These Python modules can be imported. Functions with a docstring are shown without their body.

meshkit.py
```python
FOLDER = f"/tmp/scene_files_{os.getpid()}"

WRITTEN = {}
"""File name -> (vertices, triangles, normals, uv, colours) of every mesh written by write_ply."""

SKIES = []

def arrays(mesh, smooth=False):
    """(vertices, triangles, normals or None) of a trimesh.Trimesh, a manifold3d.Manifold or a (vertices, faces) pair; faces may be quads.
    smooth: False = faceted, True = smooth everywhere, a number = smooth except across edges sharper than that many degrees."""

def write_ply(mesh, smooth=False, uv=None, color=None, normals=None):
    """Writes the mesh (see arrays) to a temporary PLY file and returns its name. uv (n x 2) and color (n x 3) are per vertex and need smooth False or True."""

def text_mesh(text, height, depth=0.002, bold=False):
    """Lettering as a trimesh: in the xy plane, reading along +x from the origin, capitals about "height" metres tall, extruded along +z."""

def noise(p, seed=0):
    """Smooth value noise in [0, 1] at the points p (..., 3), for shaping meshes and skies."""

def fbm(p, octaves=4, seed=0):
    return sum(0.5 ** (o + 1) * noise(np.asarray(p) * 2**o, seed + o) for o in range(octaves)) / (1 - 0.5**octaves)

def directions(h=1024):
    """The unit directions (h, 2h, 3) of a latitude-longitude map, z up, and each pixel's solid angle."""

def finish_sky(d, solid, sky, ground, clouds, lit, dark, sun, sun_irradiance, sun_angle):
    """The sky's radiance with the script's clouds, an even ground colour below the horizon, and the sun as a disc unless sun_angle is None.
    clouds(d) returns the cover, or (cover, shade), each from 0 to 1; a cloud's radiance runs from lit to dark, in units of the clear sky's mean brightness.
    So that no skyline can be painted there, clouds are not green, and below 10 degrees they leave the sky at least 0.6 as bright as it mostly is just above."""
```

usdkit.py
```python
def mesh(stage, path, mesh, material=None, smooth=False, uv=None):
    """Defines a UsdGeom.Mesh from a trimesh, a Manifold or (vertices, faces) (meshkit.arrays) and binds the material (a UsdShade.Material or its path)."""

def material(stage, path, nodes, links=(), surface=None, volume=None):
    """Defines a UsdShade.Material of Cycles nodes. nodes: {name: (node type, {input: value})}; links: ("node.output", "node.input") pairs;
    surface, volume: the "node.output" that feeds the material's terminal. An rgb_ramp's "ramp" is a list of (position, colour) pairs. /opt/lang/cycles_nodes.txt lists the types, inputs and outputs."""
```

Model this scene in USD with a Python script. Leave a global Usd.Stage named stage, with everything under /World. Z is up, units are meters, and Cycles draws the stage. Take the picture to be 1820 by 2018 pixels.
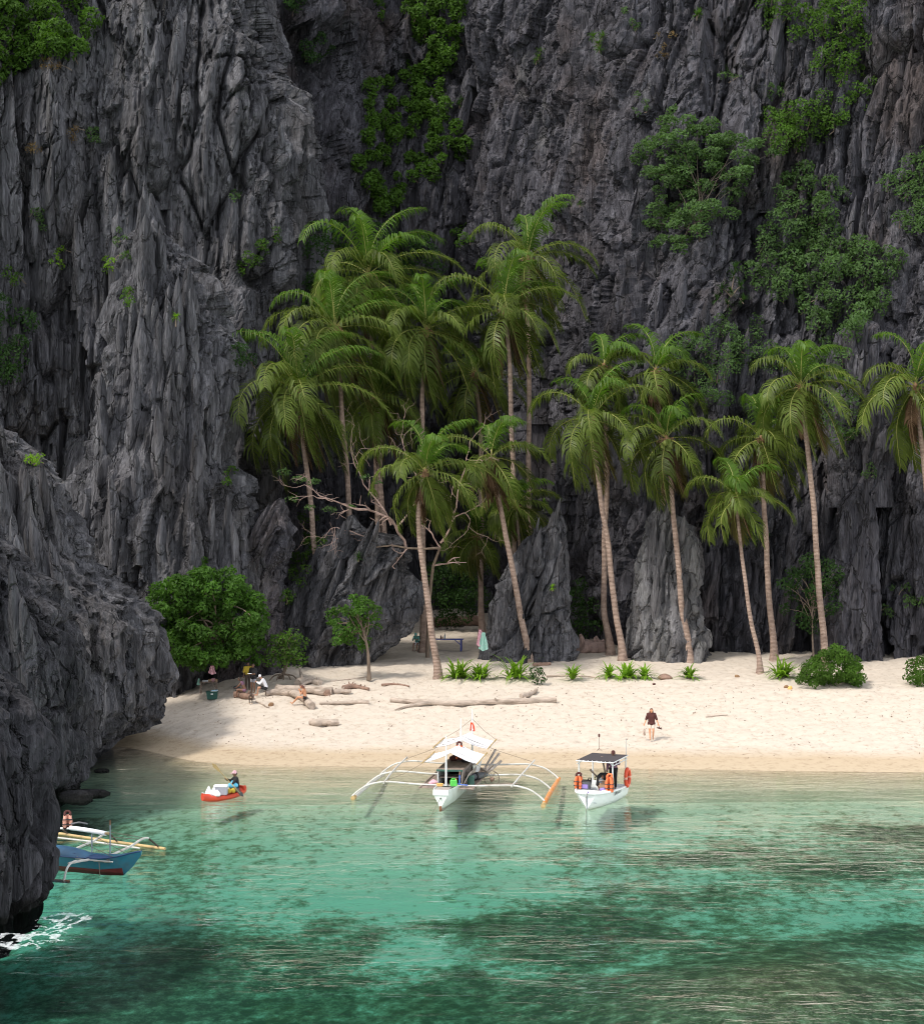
import math, random
import numpy as np, trimesh, usdkit, meshkit
from scipy.spatial import cKDTree
from scipy.interpolate import PchipInterpolator
from pxr import Usd, UsdGeom, UsdLux, UsdShade, Sdf, Gf, Vt
import manifold3d as m3

stage = Usd.Stage.CreateInMemory()
UsdGeom.SetStageUpAxis(stage, UsdGeom.Tokens.z)
UsdGeom.SetStageMetersPerUnit(stage, 1.0)
world = UsdGeom.Xform.Define(stage, '/World')
stage.SetDefaultPrim(world.GetPrim())
UsdGeom.Scope.Define(stage, '/World/Looks')

# ---------------------------------------------------------------- camera
CAMZ, F = 13.0, 3200.0          # camera height; focal length in the units of an 1820 wide picture
cam = UsdGeom.Camera.Define(stage, '/World/camera')
cam.AddTranslateOp().Set(Gf.Vec3d(0, 0, CAMZ))
cam.AddRotateXYZOp().Set(Gf.Vec3f(90, 0, 0))
cam.CreateHorizontalApertureAttr(36.0)
cam.CreateVerticalApertureAttr(36.0 * 1024 / 923)
cam.CreateFocalLengthAttr(36.0 * F / 1820)
cam.CreateClippingRangeAttr(Gf.Vec2f(0.5, 3000))
cam.CreateExposureAttr(0.78)
# ---------------------------------------------------------------- sky and sun
SUN_EL = math.radians(52)
SUN_H = np.array([-0.80, -0.60]); SUN_H = SUN_H / np.linalg.norm(SUN_H)
SUN = np.array([SUN_H[0] * math.cos(SUN_EL), SUN_H[1] * math.cos(SUN_EL), math.sin(SUN_EL)])
sky_mat = usdkit.material(stage, '/World/Looks/sky_material', {
    'sky': ('sky_texture', {'sky_type': 'single_scattering', 'sun_disc': False, 'sun_elevation': SUN_EL,
                            'sun_rotation': math.atan2(SUN[0], SUN[1]), 'altitude': 10.0, 'aerosol_density': 2.0}),
    'tc': ('texture_coordinate', {}),
    'n': ('noise_texture', {'scale': 2.2, 'detail': 5.0, 'roughness': 0.55}),
    'cr': ('rgb_ramp', {'ramp': [(0.36, (0.25, 0.25, 0.25)), (0.62, (0.8, 0.8, 0.8))]}),
    'cl': ('mix', {'fac': 0.6, 'color2': (7.0, 6.9, 6.7)}),
    'bg': ('background_shader', {'strength': 0.15})},
    [('tc.generated', 'n.vector'), ('n.fac', 'cr.fac'), ('cr.color', 'cl.fac'), ('sky.color', 'cl.color1'), ('cl.color', 'bg.color')], surface='bg.background')
dome = UsdLux.DomeLight.Define(stage, '/World/sky')
dome.GetPrim().SetCustomDataByKey('kind', 'structure')
UsdShade.MaterialBindingAPI.Apply(dome.GetPrim()).Bind(sky_mat)
sun = UsdLux.DistantLight.Define(stage, '/World/sun')
sun.CreateNormalizeAttr(True); sun.GetPrim().GetAttribute('inputs:normalize').Set(True)
sun.CreateIntensityAttr(0.52); sun.CreateAngleAttr(7.0); sun.CreateColorAttr(Gf.Vec3f(1.0, 0.94, 0.85))
_q = Gf.Rotation(Gf.Vec3d(0, 0, 1), Gf.Vec3d(*map(float, SUN))).GetQuat()
sun.AddOrientOp().Set(Gf.Quatf(_q))

# ---------------------------------------------------------------- helpers
_names = {}
def path_for(name, parent=None):
    base = str(parent.GetPath()) if parent is not None else '/World'
    k = _names.get((base, name), -1) + 1
    _names[(base, name)] = k
    return f'{base}/{name}' if k == 0 else f'{base}/{name}_{k:03d}'

def tag(prim, label=None, cat=None, group=None, kind=None):
    p = prim.GetPrim() if hasattr(prim, 'GetPrim') else prim
    for k, v in (('label', label), ('category', cat), ('group', group), ('kind', kind)):
        if v: p.SetCustomDataByKey(k, v)
    return p

def obj(name, mesh, mat, parent=None, smooth=False, label=None, cat=None, group=None, kind=None):
    m = usdkit.mesh(stage, path_for(name, parent), mesh, M[mat] if isinstance(mat, str) else mat, smooth=smooth)
    return tag(m, label, cat, group, kind)

def thing(name, label, cat, loc=(0, 0, 0), rz=0.0, group=None, kind=None, scale=None):
    x = UsdGeom.Xform.Define(stage, path_for(name))
    x.AddTranslateOp().Set(Gf.Vec3d(*map(float, loc)))
    if rz: x.AddRotateZOp().Set(float(rz))
    if scale: x.AddScaleOp().Set(Gf.Vec3f(scale, scale, scale))
    return tag(x, label, cat, group, kind)

def primvar(prim, name, values):
    UsdGeom.PrimvarsAPI(prim).CreatePrimvar(name, Sdf.ValueTypeNames.FloatArray, 'vertex').Set(Vt.FloatArray.FromNumpy(np.asarray(values, np.float32)))

def W(px, py, Y):
    return np.array([(px - 910.0) * Y / F, Y, CAMZ - (py - 1009.0) * Y / F])

def cat(ms):
    vs, fs, n = [], [], 0
    for m in ms:
        v, f = (m.vertices, m.faces) if hasattr(m, 'faces') else m
        vs.append(np.asarray(v, float)); fs.append(np.asarray(f, int) + n); n += len(v)
    return np.vstack(vs), np.vstack(fs)

def tube(pts, rad, n=6, cap=True):
    """A tapering round bar through the points; rad a number or one per point."""
    pts = np.asarray(pts, float); k = len(pts)
    rad = np.broadcast_to(np.asarray(rad, float), (k,))
    t = np.gradient(pts, axis=0); t /= np.maximum(np.linalg.norm(t, axis=1, keepdims=True), 1e-9)
    ref = np.array([0, 0, 1.0]) if abs(t[:, 2]).mean() < 0.8 else np.array([1.0, 0, 0])
    a = np.cross(t, ref); a /= np.maximum(np.linalg.norm(a, axis=1, keepdims=True), 1e-9)
    b = np.cross(t, a)
    th = np.arange(n) * 2 * math.pi / n
    v = pts[:, None] + rad[:, None, None] * (a[:, None] * np.cos(th)[None, :, None] + b[:, None] * np.sin(th)[None, :, None])
    v = v.reshape(-1, 3)
    i, j = np.meshgrid(np.arange(k - 1), np.arange(n), indexing='ij'); j2 = (j + 1) % n
    A, B, C, D = i * n + j, i * n + j2, (i + 1) * n + j2, (i + 1) * n + j
    f = np.vstack([np.stack([A, D, C], -1).reshape(-1, 3), np.stack([A, C, B], -1).reshape(-1, 3)])
    if cap:
        v = np.vstack([v, pts[0], pts[-1]])
        q = np.arange(n); q2 = (q + 1) % n
        f = np.vstack([f, np.stack([np.full(n, k * n), q, q2], -1), np.stack([np.full(n, k * n + 1), (k - 1) * n + q2, (k - 1) * n + q], -1)])
    return v, f

def spline(pts, n=20):
    pts = np.asarray(pts, float)
    s = np.r_[0, np.cumsum(np.linalg.norm(np.diff(pts, axis=0), axis=1))]
    q = np.linspace(0, s[-1], n)
    return np.stack([PchipInterpolator(s, pts[:, k])(q) for k in range(pts.shape[1])], 1)

def box(sx, sy, sz, c=(0, 0, 0), bevel=0.0, rz=0.0, rx=0.0, ry=0.0):
    if bevel > 0:
        r = bevel
        pts = [(x, y, z) for x in (-sx/2, sx/2) for y in (-sy/2, sy/2) for z in (-sz/2, sz/2)]
        P = []
        for x, y, z in pts:
            a, b, d = np.sign(x), np.sign(y), np.sign(z)
            P += [(x - a*r, y - b*r, z), (x - a*r, y, z - d*r), (x, y - b*r, z - d*r)]
        m = trimesh.convex.convex_hull(np.array(P))
    else:
        m = trimesh.creation.box((sx, sy, sz))
    R = trimesh.transformations.euler_matrix(math.radians(rx), math.radians(ry), math.radians(rz))
    m.apply_transform(R); m.apply_translation(c)
    return np.array(m.vertices), np.array(m.faces)

def grid_faces(nu, nv, wrap=False):
    i, j = np.meshgrid(np.arange(nv - 1), np.arange(nu if wrap else nu - 1), indexing='ij')
    j2 = (j + 1) % nu
    a, b, c, d = i * nu + j, i * nu + j2, (i + 1) * nu + j2, (i + 1) * nu + j
    return np.vstack([np.stack([a, b, c], -1).reshape(-1, 3), np.stack([a, c, d], -1).reshape(-1, 3)])

noise, fbm = meshkit.noise, meshkit.fbm

# ---------------------------------------------------------------- materials
def mat(name, nodes, links, surface, volume=None):
    return usdkit.material(stage, f'/World/Looks/{name}', nodes, links, surface=surface, volume=volume)

def plain(name, col, rough=0.6, var=0.12, scale=6.0, bump=0.0, metallic=0.0, spec=0.5, stretch=(1, 1, 1), dirt=None, dirt_amt=0.5):
    """A painted, woven or wooden surface with a little uneven tone, optional stains and fine relief."""
    c = np.asarray(col, float)
    lo, hi = c * (1 - var), np.minimum(c * (1 + var), 1)
    nodes = {'g': ('texture_coordinate', {}), 'mp': ('mapping', {'scale': stretch}), 'n': ('noise_texture', {'scale': scale, 'detail': 4.0, 'roughness': 0.6}),
             'r': ('rgb_ramp', {'ramp': [(0.3, tuple(lo)), (0.7, tuple(hi))]}),
             'p': ('principled_bsdf', {'roughness': rough, 'metallic': metallic, 'specular_ior_level': spec})}
    links = [('g.object', 'mp.vector'), ('mp.vector', 'n.vector'), ('n.fac', 'r.fac')]
    out = 'r.color'
    if dirt is not None:
        nodes['dn'] = ('noise_texture', {'scale': scale * 0.6, 'detail': 6.0, 'roughness': 0.7})
        nodes['dr'] = ('rgb_ramp', {'ramp': [(0.5, (0, 0, 0)), (0.68, (dirt_amt,) * 3)]})
        nodes['dm'] = ('mix', {'color2': dirt})
        links += [('mp.vector', 'dn.vector'), ('dn.fac', 'dr.fac'), ('dr.color', 'dm.fac'), ('r.color', 'dm.color1')]
        out = 'dm.color'
    links.append((out, 'p.base_color'))
    if bump:
        nodes['b'] = ('bump', {'strength': 0.6, 'distance': bump})
        links += [('n.fac', 'b.height'), ('b.normal', 'p.normal')]
    return mat(name, nodes, links, 'p.BSDF')

M = {}
def rock_material(name, lo, mid, hi, brown, pale=0.0, tide=False):
    nodes = {
        'g': ('geometry', {}),
        'm1': ('mapping', {'scale': (0.8, 0.8, 0.13)}), 'n1': ('noise_texture', {'scale': 1.0, 'detail': 7.0, 'roughness': 0.65, 'distortion': 0.4}),
        'r1': ('rgb_ramp', {'ramp': [(0.30, lo), (0.50, mid), (0.70, hi)]}),
        'm2': ('mapping', {'scale': (0.16, 0.16, 0.10), 'location': (31.0, 4.0, 9.0)}), 'n2': ('noise_texture', {'scale': 1.0, 'detail': 5.0, 'roughness': 0.6}),
        'r2': ('rgb_ramp', {'ramp': [(0.53, (0, 0, 0)), (0.68, (0.38, 0.38, 0.38))]}),
        'mx': ('mix', {'color2': brown}),
        'm4': ('mapping', {'scale': (2.4, 2.4, 0.16), 'location': (3.0, 41.0, 2.0)}), 'n4': ('noise_texture', {'scale': 1.0, 'detail': 3.0, 'roughness': 0.6}),
        'r4': ('rgb_ramp', {'ramp': [(0.34, (0.42, 0.42, 0.42)), (0.52, (1, 1, 1))]}), 'mk': ('mix', {'mix_type': 'multiply', 'fac': 0.8}),
        'm5': ('mapping', {'scale': (1.0, 1.0, 0.3), 'location': (13.0, 1.0, 22.0)}), 'n5': ('noise_texture', {'scale': 0.5, 'detail': 6.0, 'roughness': 0.7}),
        'r5': ('rgb_ramp', {'ramp': [(0.60 - 0.12 * pale, (0, 0, 0)), (0.74 - 0.08 * pale, (0.25 + 0.6 * pale,) * 3)]}), 'mp': ('mix', {'color2': (0.30, 0.295, 0.29)}),
        'm6': ('mapping', {'scale': (8.0, 8.0, 0.55), 'location': (5.0, 7.0, 1.0)}), 'n6': ('noise_texture', {'scale': 1.0, 'detail': 4.0, 'roughness': 0.65, 'distortion': 0.3}), 'r6': ('rgb_ramp', {'ramp': [(0.32, (0.35, 0.35, 0.36)), (0.5, (0.95, 0.95, 0.95)), (0.66, (1.5, 1.5, 1.5))]}), 'mf': ('mix', {'mix_type': 'multiply', 'fac': 0.75}), 'hs': ('math', {'math_type': 'multiply_add', 'value2': 0.6}),
        'm3': ('mapping', {'scale': (4.5, 4.5, 0.8)}), 'n3': ('noise_texture', {'scale': 1.0, 'detail': 8.0, 'roughness': 0.72}),
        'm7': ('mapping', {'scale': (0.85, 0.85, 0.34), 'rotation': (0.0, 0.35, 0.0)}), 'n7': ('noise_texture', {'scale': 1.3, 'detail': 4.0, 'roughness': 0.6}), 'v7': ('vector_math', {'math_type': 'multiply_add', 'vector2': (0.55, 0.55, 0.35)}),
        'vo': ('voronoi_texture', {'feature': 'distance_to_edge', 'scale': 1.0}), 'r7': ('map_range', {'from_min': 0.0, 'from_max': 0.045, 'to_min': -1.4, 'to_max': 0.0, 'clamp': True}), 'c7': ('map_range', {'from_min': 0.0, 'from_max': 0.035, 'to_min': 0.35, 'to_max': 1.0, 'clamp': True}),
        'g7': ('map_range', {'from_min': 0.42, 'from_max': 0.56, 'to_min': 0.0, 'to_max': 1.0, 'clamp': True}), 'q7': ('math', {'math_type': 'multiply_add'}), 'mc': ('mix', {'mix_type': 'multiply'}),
        'b': ('bump', {'strength': 1.0, 'distance': 0.55}),
        'p': ('principled_bsdf', {'roughness': 0.85, 'specular_ior_level': 0.25})}
    links = [('g.position', 'm1.vector'), ('m1.vector', 'n1.vector'), ('n1.fac', 'r1.fac'), ('g.position', 'm2.vector'), ('m2.vector', 'n2.vector'), ('n2.fac', 'r2.fac'),
             ('r1.color', 'mx.color1'), ('r2.color', 'mx.fac'), ('g.position', 'm4.vector'), ('m4.vector', 'n4.vector'), ('n4.fac', 'r4.fac'), ('mx.color', 'mk.color1'), ('r4.color', 'mk.color2'),
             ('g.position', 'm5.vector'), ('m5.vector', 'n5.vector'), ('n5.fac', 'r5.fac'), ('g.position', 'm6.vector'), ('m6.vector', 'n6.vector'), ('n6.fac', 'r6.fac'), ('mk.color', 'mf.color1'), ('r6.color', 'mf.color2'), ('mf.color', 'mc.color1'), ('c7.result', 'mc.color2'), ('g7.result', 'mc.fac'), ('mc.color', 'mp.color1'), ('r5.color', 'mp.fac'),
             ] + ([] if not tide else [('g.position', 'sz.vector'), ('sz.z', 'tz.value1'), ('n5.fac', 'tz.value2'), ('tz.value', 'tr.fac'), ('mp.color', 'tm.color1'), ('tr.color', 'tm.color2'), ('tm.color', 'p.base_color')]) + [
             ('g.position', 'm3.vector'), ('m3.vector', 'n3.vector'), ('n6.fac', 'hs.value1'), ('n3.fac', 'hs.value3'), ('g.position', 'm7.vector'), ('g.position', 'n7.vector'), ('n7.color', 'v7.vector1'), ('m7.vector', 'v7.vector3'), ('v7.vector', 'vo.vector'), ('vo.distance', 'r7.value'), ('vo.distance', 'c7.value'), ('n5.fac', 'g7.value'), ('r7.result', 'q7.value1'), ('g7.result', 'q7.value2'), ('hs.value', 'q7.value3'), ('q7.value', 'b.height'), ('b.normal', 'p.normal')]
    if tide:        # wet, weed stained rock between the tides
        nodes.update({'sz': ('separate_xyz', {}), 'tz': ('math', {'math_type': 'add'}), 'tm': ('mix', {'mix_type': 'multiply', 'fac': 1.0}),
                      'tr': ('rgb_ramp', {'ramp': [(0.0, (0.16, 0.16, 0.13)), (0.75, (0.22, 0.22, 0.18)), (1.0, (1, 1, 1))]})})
        links = [l for l in links]
    else: links.append(('mp.color', 'p.base_color'))
    return mat(name, nodes, links, 'p.BSDF')
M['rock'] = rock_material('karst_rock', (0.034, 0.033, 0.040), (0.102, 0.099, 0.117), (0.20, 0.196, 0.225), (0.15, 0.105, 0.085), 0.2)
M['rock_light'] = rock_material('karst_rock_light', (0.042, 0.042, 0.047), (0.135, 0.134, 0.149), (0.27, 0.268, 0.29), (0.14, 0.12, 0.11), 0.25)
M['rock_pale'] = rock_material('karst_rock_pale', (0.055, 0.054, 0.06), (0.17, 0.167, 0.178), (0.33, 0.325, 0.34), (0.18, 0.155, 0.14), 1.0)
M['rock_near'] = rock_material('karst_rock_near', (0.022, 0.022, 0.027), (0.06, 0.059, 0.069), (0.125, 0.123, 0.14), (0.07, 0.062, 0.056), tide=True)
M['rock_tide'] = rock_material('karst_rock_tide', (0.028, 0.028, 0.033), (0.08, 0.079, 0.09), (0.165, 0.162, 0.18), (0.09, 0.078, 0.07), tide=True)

# sand: dry pale grains, darker and browner where wet near the water's edge (height above the sea)
M['sand'] = mat('beach_sand', {
    'g': ('geometry', {}), 'z': ('separate_xyz', {}),
    'nw': ('noise_texture', {'scale': 0.35, 'detail': 3.0}),
    'wa': ('math', {'math_type': 'multiply_add', 'value2': 0.22, 'value3': -0.11}), 'zz': ('math', {'math_type': 'add'}),
    'wr': ('rgb_ramp', {'ramp': [(0.30, (0.45, 0.365, 0.26)), (0.42, (0.44, 0.35, 0.245)), (0.54, (0.52, 0.455, 0.385))]}),
    'mr': ('map_range', {'from_min': -0.6, 'from_max': 1.4, 'to_min': 0.0, 'to_max': 1.0, 'clamp': True}),
    'n': ('noise_texture', {'scale': 2.6, 'detail': 7.0, 'roughness': 0.75}),
    'r': ('rgb_ramp', {'ramp': [(0.33, (0.70, 0.66, 0.62)), (0.47, (1, 1, 1)), (0.7, (1.06, 1.07, 1.08))]}),
    'ml': ('mix', {'mix_type': 'multiply', 'fac': 1.0}),
    'n2': ('noise_texture', {'scale': 9.0, 'detail': 4.0, 'roughness': 0.6}), 'b': ('bump', {'strength': 0.8, 'distance': 0.05}),
    'p': ('principled_bsdf', {'roughness': 0.9, 'specular_ior_level': 0.2})},
    [('g.position', 'z.vector'), ('g.position', 'nw.vector'), ('nw.fac', 'wa.value1'), ('z.z', 'zz.value1'), ('wa.value', 'zz.value2'), ('zz.value', 'mr.value'), ('mr.result', 'wr.fac'),
     ('g.position', 'n.vector'), ('n.fac', 'r.fac'), ('wr.color', 'ml.color1'), ('r.color', 'ml.color2'), ('ml.color', 'p.base_color'),
     ('g.position', 'n2.vector'), ('n2.fac', 'b.height'), ('b.normal', 'p.normal')], 'p.BSDF')
# seabed: sand with coral and weed where the reef attribute is high
M['seabed'] = mat('seabed', {
    'a': ('attribute', {'attribute': 'reef'}), 'g': ('geometry', {}),
    'n': ('noise_texture', {'scale': 1.7, 'detail': 9.0, 'roughness': 0.8}), 's': ('math', {'math_type': 'multiply_add', 'value2': 3.2, 'value3': -1.6}),
    'ad': ('math', {'math_type': 'add', 'use_clamp': True}),
    'r': ('rgb_ramp', {'ramp': [(0.20, (0.56, 0.48, 0.36)), (0.38, (0.38, 0.325, 0.22)), (0.62, (0.215, 0.175, 0.105)), (1.0, (0.085, 0.072, 0.045))]}),
    'p': ('principled_bsdf', {'roughness': 1.0, 'specular_ior_level': 0.0})},
    [('g.position', 'n.vector'), ('n.fac', 's.value1'), ('a.fac', 'ad.value1'), ('s.value', 'ad.value2'), ('ad.value', 'r.fac'), ('r.color', 'p.base_color')], 'p.BSDF')
M['sea'] = mat('sea_water', {
    'g': ('geometry', {}),
    'm1': ('mapping', {'scale': (0.55, 1.5, 1.0), 'rotation': (0, 0, 0.06)}), 'n1': ('noise_texture', {'scale': 1.0, 'detail': 4.0, 'roughness': 0.55, 'distortion': 0.5}),
    'm2': ('mapping', {'scale': (1.9, 4.2, 1.0), 'rotation': (0, 0, -0.12)}), 'n2': ('noise_texture', {'scale': 1.0, 'detail': 3.0, 'roughness': 0.55, 'distortion': 0.3}),
    'm3': ('mapping', {'scale': (0.035, 0.11, 1.0), 'rotation': (0, 0, 0.13)}), 'n3': ('noise_texture', {'scale': 1.0, 'detail': 4.0, 'roughness': 0.6}),
    'r3': ('map_range', {'from_min': 0.42, 'from_max': 0.62, 'to_min': 0.35, 'to_max': 1.3, 'clamp': True}),
    'ad': ('math', {'math_type': 'multiply_add', 'value2': 0.34}), 'am': ('math', {'math_type': 'multiply'}),
    'b': ('bump', {'strength': 1.0, 'distance': 0.10}),
    'fr': ('fresnel', {'IOR': 1.33}),
    'tr': ('transparent_bsdf', {'color': (0.97, 0.99, 0.98)}), 'gl': ('glossy_bsdf', {'color': (1, 1, 1), 'roughness': 0.06}),
    'mx': ('mix_closure', {}),
    'v': ('absorption_volume', {'color': (0.26, 0.80, 0.80), 'density': 0.20})},
    [('g.position', 'm1.vector'), ('m1.vector', 'n1.vector'), ('g.position', 'm2.vector'), ('m2.vector', 'n2.vector'), ('n2.fac', 'ad.value1'), ('n1.fac', 'ad.value3'),
     ('g.position', 'm3.vector'), ('m3.vector', 'n3.vector'), ('n3.fac', 'r3.value'), ('ad.value', 'am.value1'), ('r3.result', 'am.value2'), ('am.value', 'b.height'),
     ('b.normal', 'fr.normal'), ('b.normal', 'gl.normal'), ('fr.fac', 'mx.fac'), ('tr.BSDF', 'mx.closure1'), ('gl.BSDF', 'mx.closure2')], 'mx.closure', 'v.volume')

# ---------------------------------------------------------------- ground
SHORE = PchipInterpolator([-60, -26, -21, -17.5, -13.5, -9, 0, 12, 24, 60], [95, 94, 91.5, 88.5, 84.6, 83.2, 82.7, 82.0, 80.9, 78])
PROF = PchipInterpolator([-400, -60, -44, -34, -24, -14, -6, -2, 0, 2, 5, 11, 17, 23, 32, 48, 80, 130], [-9, -5.2, -4.2, -3.5, -2.6, -1.5, -0.62, -0.22, 0, 0.17, 0.55, 1.52, 2.55, 3.0, 3.35, 3.75, 4.2, 5])
def ground(x, y):
    x, y = np.asarray(x, float), np.asarray(y, float)
    t = y - SHORE(np.clip(x, -60, 60))
    left = np.clip((-14 - x) / 6, 0, 1)
    z = PROF(np.clip(t, -400, 130))
    return z - 0.35 * left * np.clip(t / 8, 0, 1)
def on_ground(px, py):
    """The point of the ground that the photograph shows at a pixel."""
    Ys = np.linspace(40, 150, 2201)
    d = CAMZ - (py - 1009.0) * Ys / F - ground((px - 910.0) * Ys / F, Ys)
    i = np.argmax(d < 0) if (d < 0).any() else len(Ys) - 1
    Y = Ys[i]
    x = (px - 910.0) * Y / F
    return np.array([x, Y, float(ground(x, Y))])

def sand_relief(x, y):
    P = np.stack([x, y, np.zeros_like(x)], -1)
    t = np.clip((y - SHORE(np.clip(x, -60, 60)) - 2.2) / 3.0, 0, 1)
    d = 0.10 * (fbm(P * 0.45, 3, 5) - 0.5)
    dents = noise(P * np.array([2.3, 1.9, 1]), 8); dents2 = noise(P * np.array([3.4, 2.7, 1]) + 31, 9)
    d += -0.09 * np.clip(dents - 0.54, 0, 1) * 2.4 - 0.07 * np.clip(dents2 - 0.58, 0, 1) * 2.4 + 0.04 * (fbm(P * 3.0, 2, 14) - 0.5)
    return d * t

def sheet_grid(xs, ys, zf):
    X, Y = np.meshgrid(xs, ys)
    return np.stack([X, Y, zf(X, Y)], -1).reshape(-1, 3), grid_faces(len(xs), len(ys))
def graded(a, b, n, lo, hi, k=8):
    r = np.geomspace(1, 60, k)
    return np.r_[a - (r[::-1] - 1) / 59 * (a - lo) - 1e-3, np.linspace(a, b, n), b + (r - 1) / 59 * (hi - b) + 1e-3]
YB = 76.0
bx = np.r_[np.linspace(-120, -30, 10)[:-1], np.arange(-30, 40, 0.2), np.linspace(40, 140, 10)]
by = np.r_[np.arange(YB, 110, 0.18), np.arange(112, 145, 0.5), np.linspace(145, 200, 8)]
v, f = sheet_grid(bx, by, lambda X, Y: ground(X, Y) + sand_relief(X, Y))
obj('beach', (v, f), 'sand', smooth=True, kind='structure')
sy = np.r_[np.linspace(-300, 25, 14)[:-1], np.arange(25, YB, 0.26), YB]
sx = np.r_[np.linspace(-320, -32, 14)[:-1], np.arange(-32, 36, 0.3), np.linspace(36, 320, 14)]
REEF = [(640, 1980, 900, 130, .75), (200, 1900, 500, 120, .8), (450, 1740, 300, 60, .6), (80, 1560, 130, 30, .8), (300, 1610, 140, 30, .35), (1050, 1715, 190, 38, .75), (1320, 1700, 260, 30, .5), (1640, 1640, 330, 34, .72), (1780, 1720, 170, 24, .85), (1360, 1780, 420, 60, .55),
        (1640, 1850, 520, 90, .62), (1560, 1950, 480, 70, .6), (900, 1850, 420, 55, .55), (1380, 2010, 520, 40, .7), (560, 1850, 420, 60, .7), (1300, 1640, 160, 18, .45), (850, 1710, 120, 14, .3), (700, 1730, 100, 14, .3), (1820, 1600, 220, 16, .6),
        (760, 1660, 260, 40, -.25), (860, 1760, 120, 40, -.3), (1660, 1695, 110, 20, -.35), (1180, 1740, 90, 16, -.3), (1130, 1890, 110, 26, -.3), (1750, 1985, 190, 24, -.35), (1120, 1960, 110, 16, -.25), (1420, 1660, 120, 14, -.2)]
def reef(x, y):
    px = 910 + x * F / np.maximum(y, 20); py = 1009 + CAMZ * F / np.maximum(y, 20)
    P = np.stack([x, y, np.zeros_like(x)], -1)
    w = (fbm(P * 0.22, 3, 3) - 0.5) * 2
    w2 = (fbm(P * 0.22 + 50, 3, 4) - 0.5) * 2
    px = px + w * 160; py = py + w2 * 46
    r = np.full(x.shape, 0.22)
    for a, b, rx, ry, s in REEF:
        r = r + s * np.exp(-(((px - a) / rx) ** 2 + ((py - b) / ry) ** 2) * 1.2)
    r = np.where(y < 40, 0.7, r)
    lump = fbm(P * 0.6, 4, 17)
    r = r + (lump - 0.5) * 1.1 * np.clip(r, 0.2, 0.6)
    d = np.clip((SHORE(np.clip(x, -60, 60)) - y - 3.5) / 6, 0, 1)
    return np.clip(r * 0.92, 0, 0.85) * d, lump
def bed(X, Y):
    r, l = reef(X, Y)
    px = 910 + X * F / np.maximum(Y, 20); py = 1009 + CAMZ * F / np.maximum(Y, 20)
    return ground(X, Y) + 0.14 * np.clip(r, 0, 1) * l + 2.2 * np.exp(-((px - 1560) / 480) ** 2 - ((py - 1870) / 110) ** 2)
v, f = sheet_grid(sx, sy, bed)
sb = obj('seabed', (v, f), 'seabed', smooth=True, kind='structure')
primvar(sb, 'reef', reef(v[:, 0], v[:, 1])[0])

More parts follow.
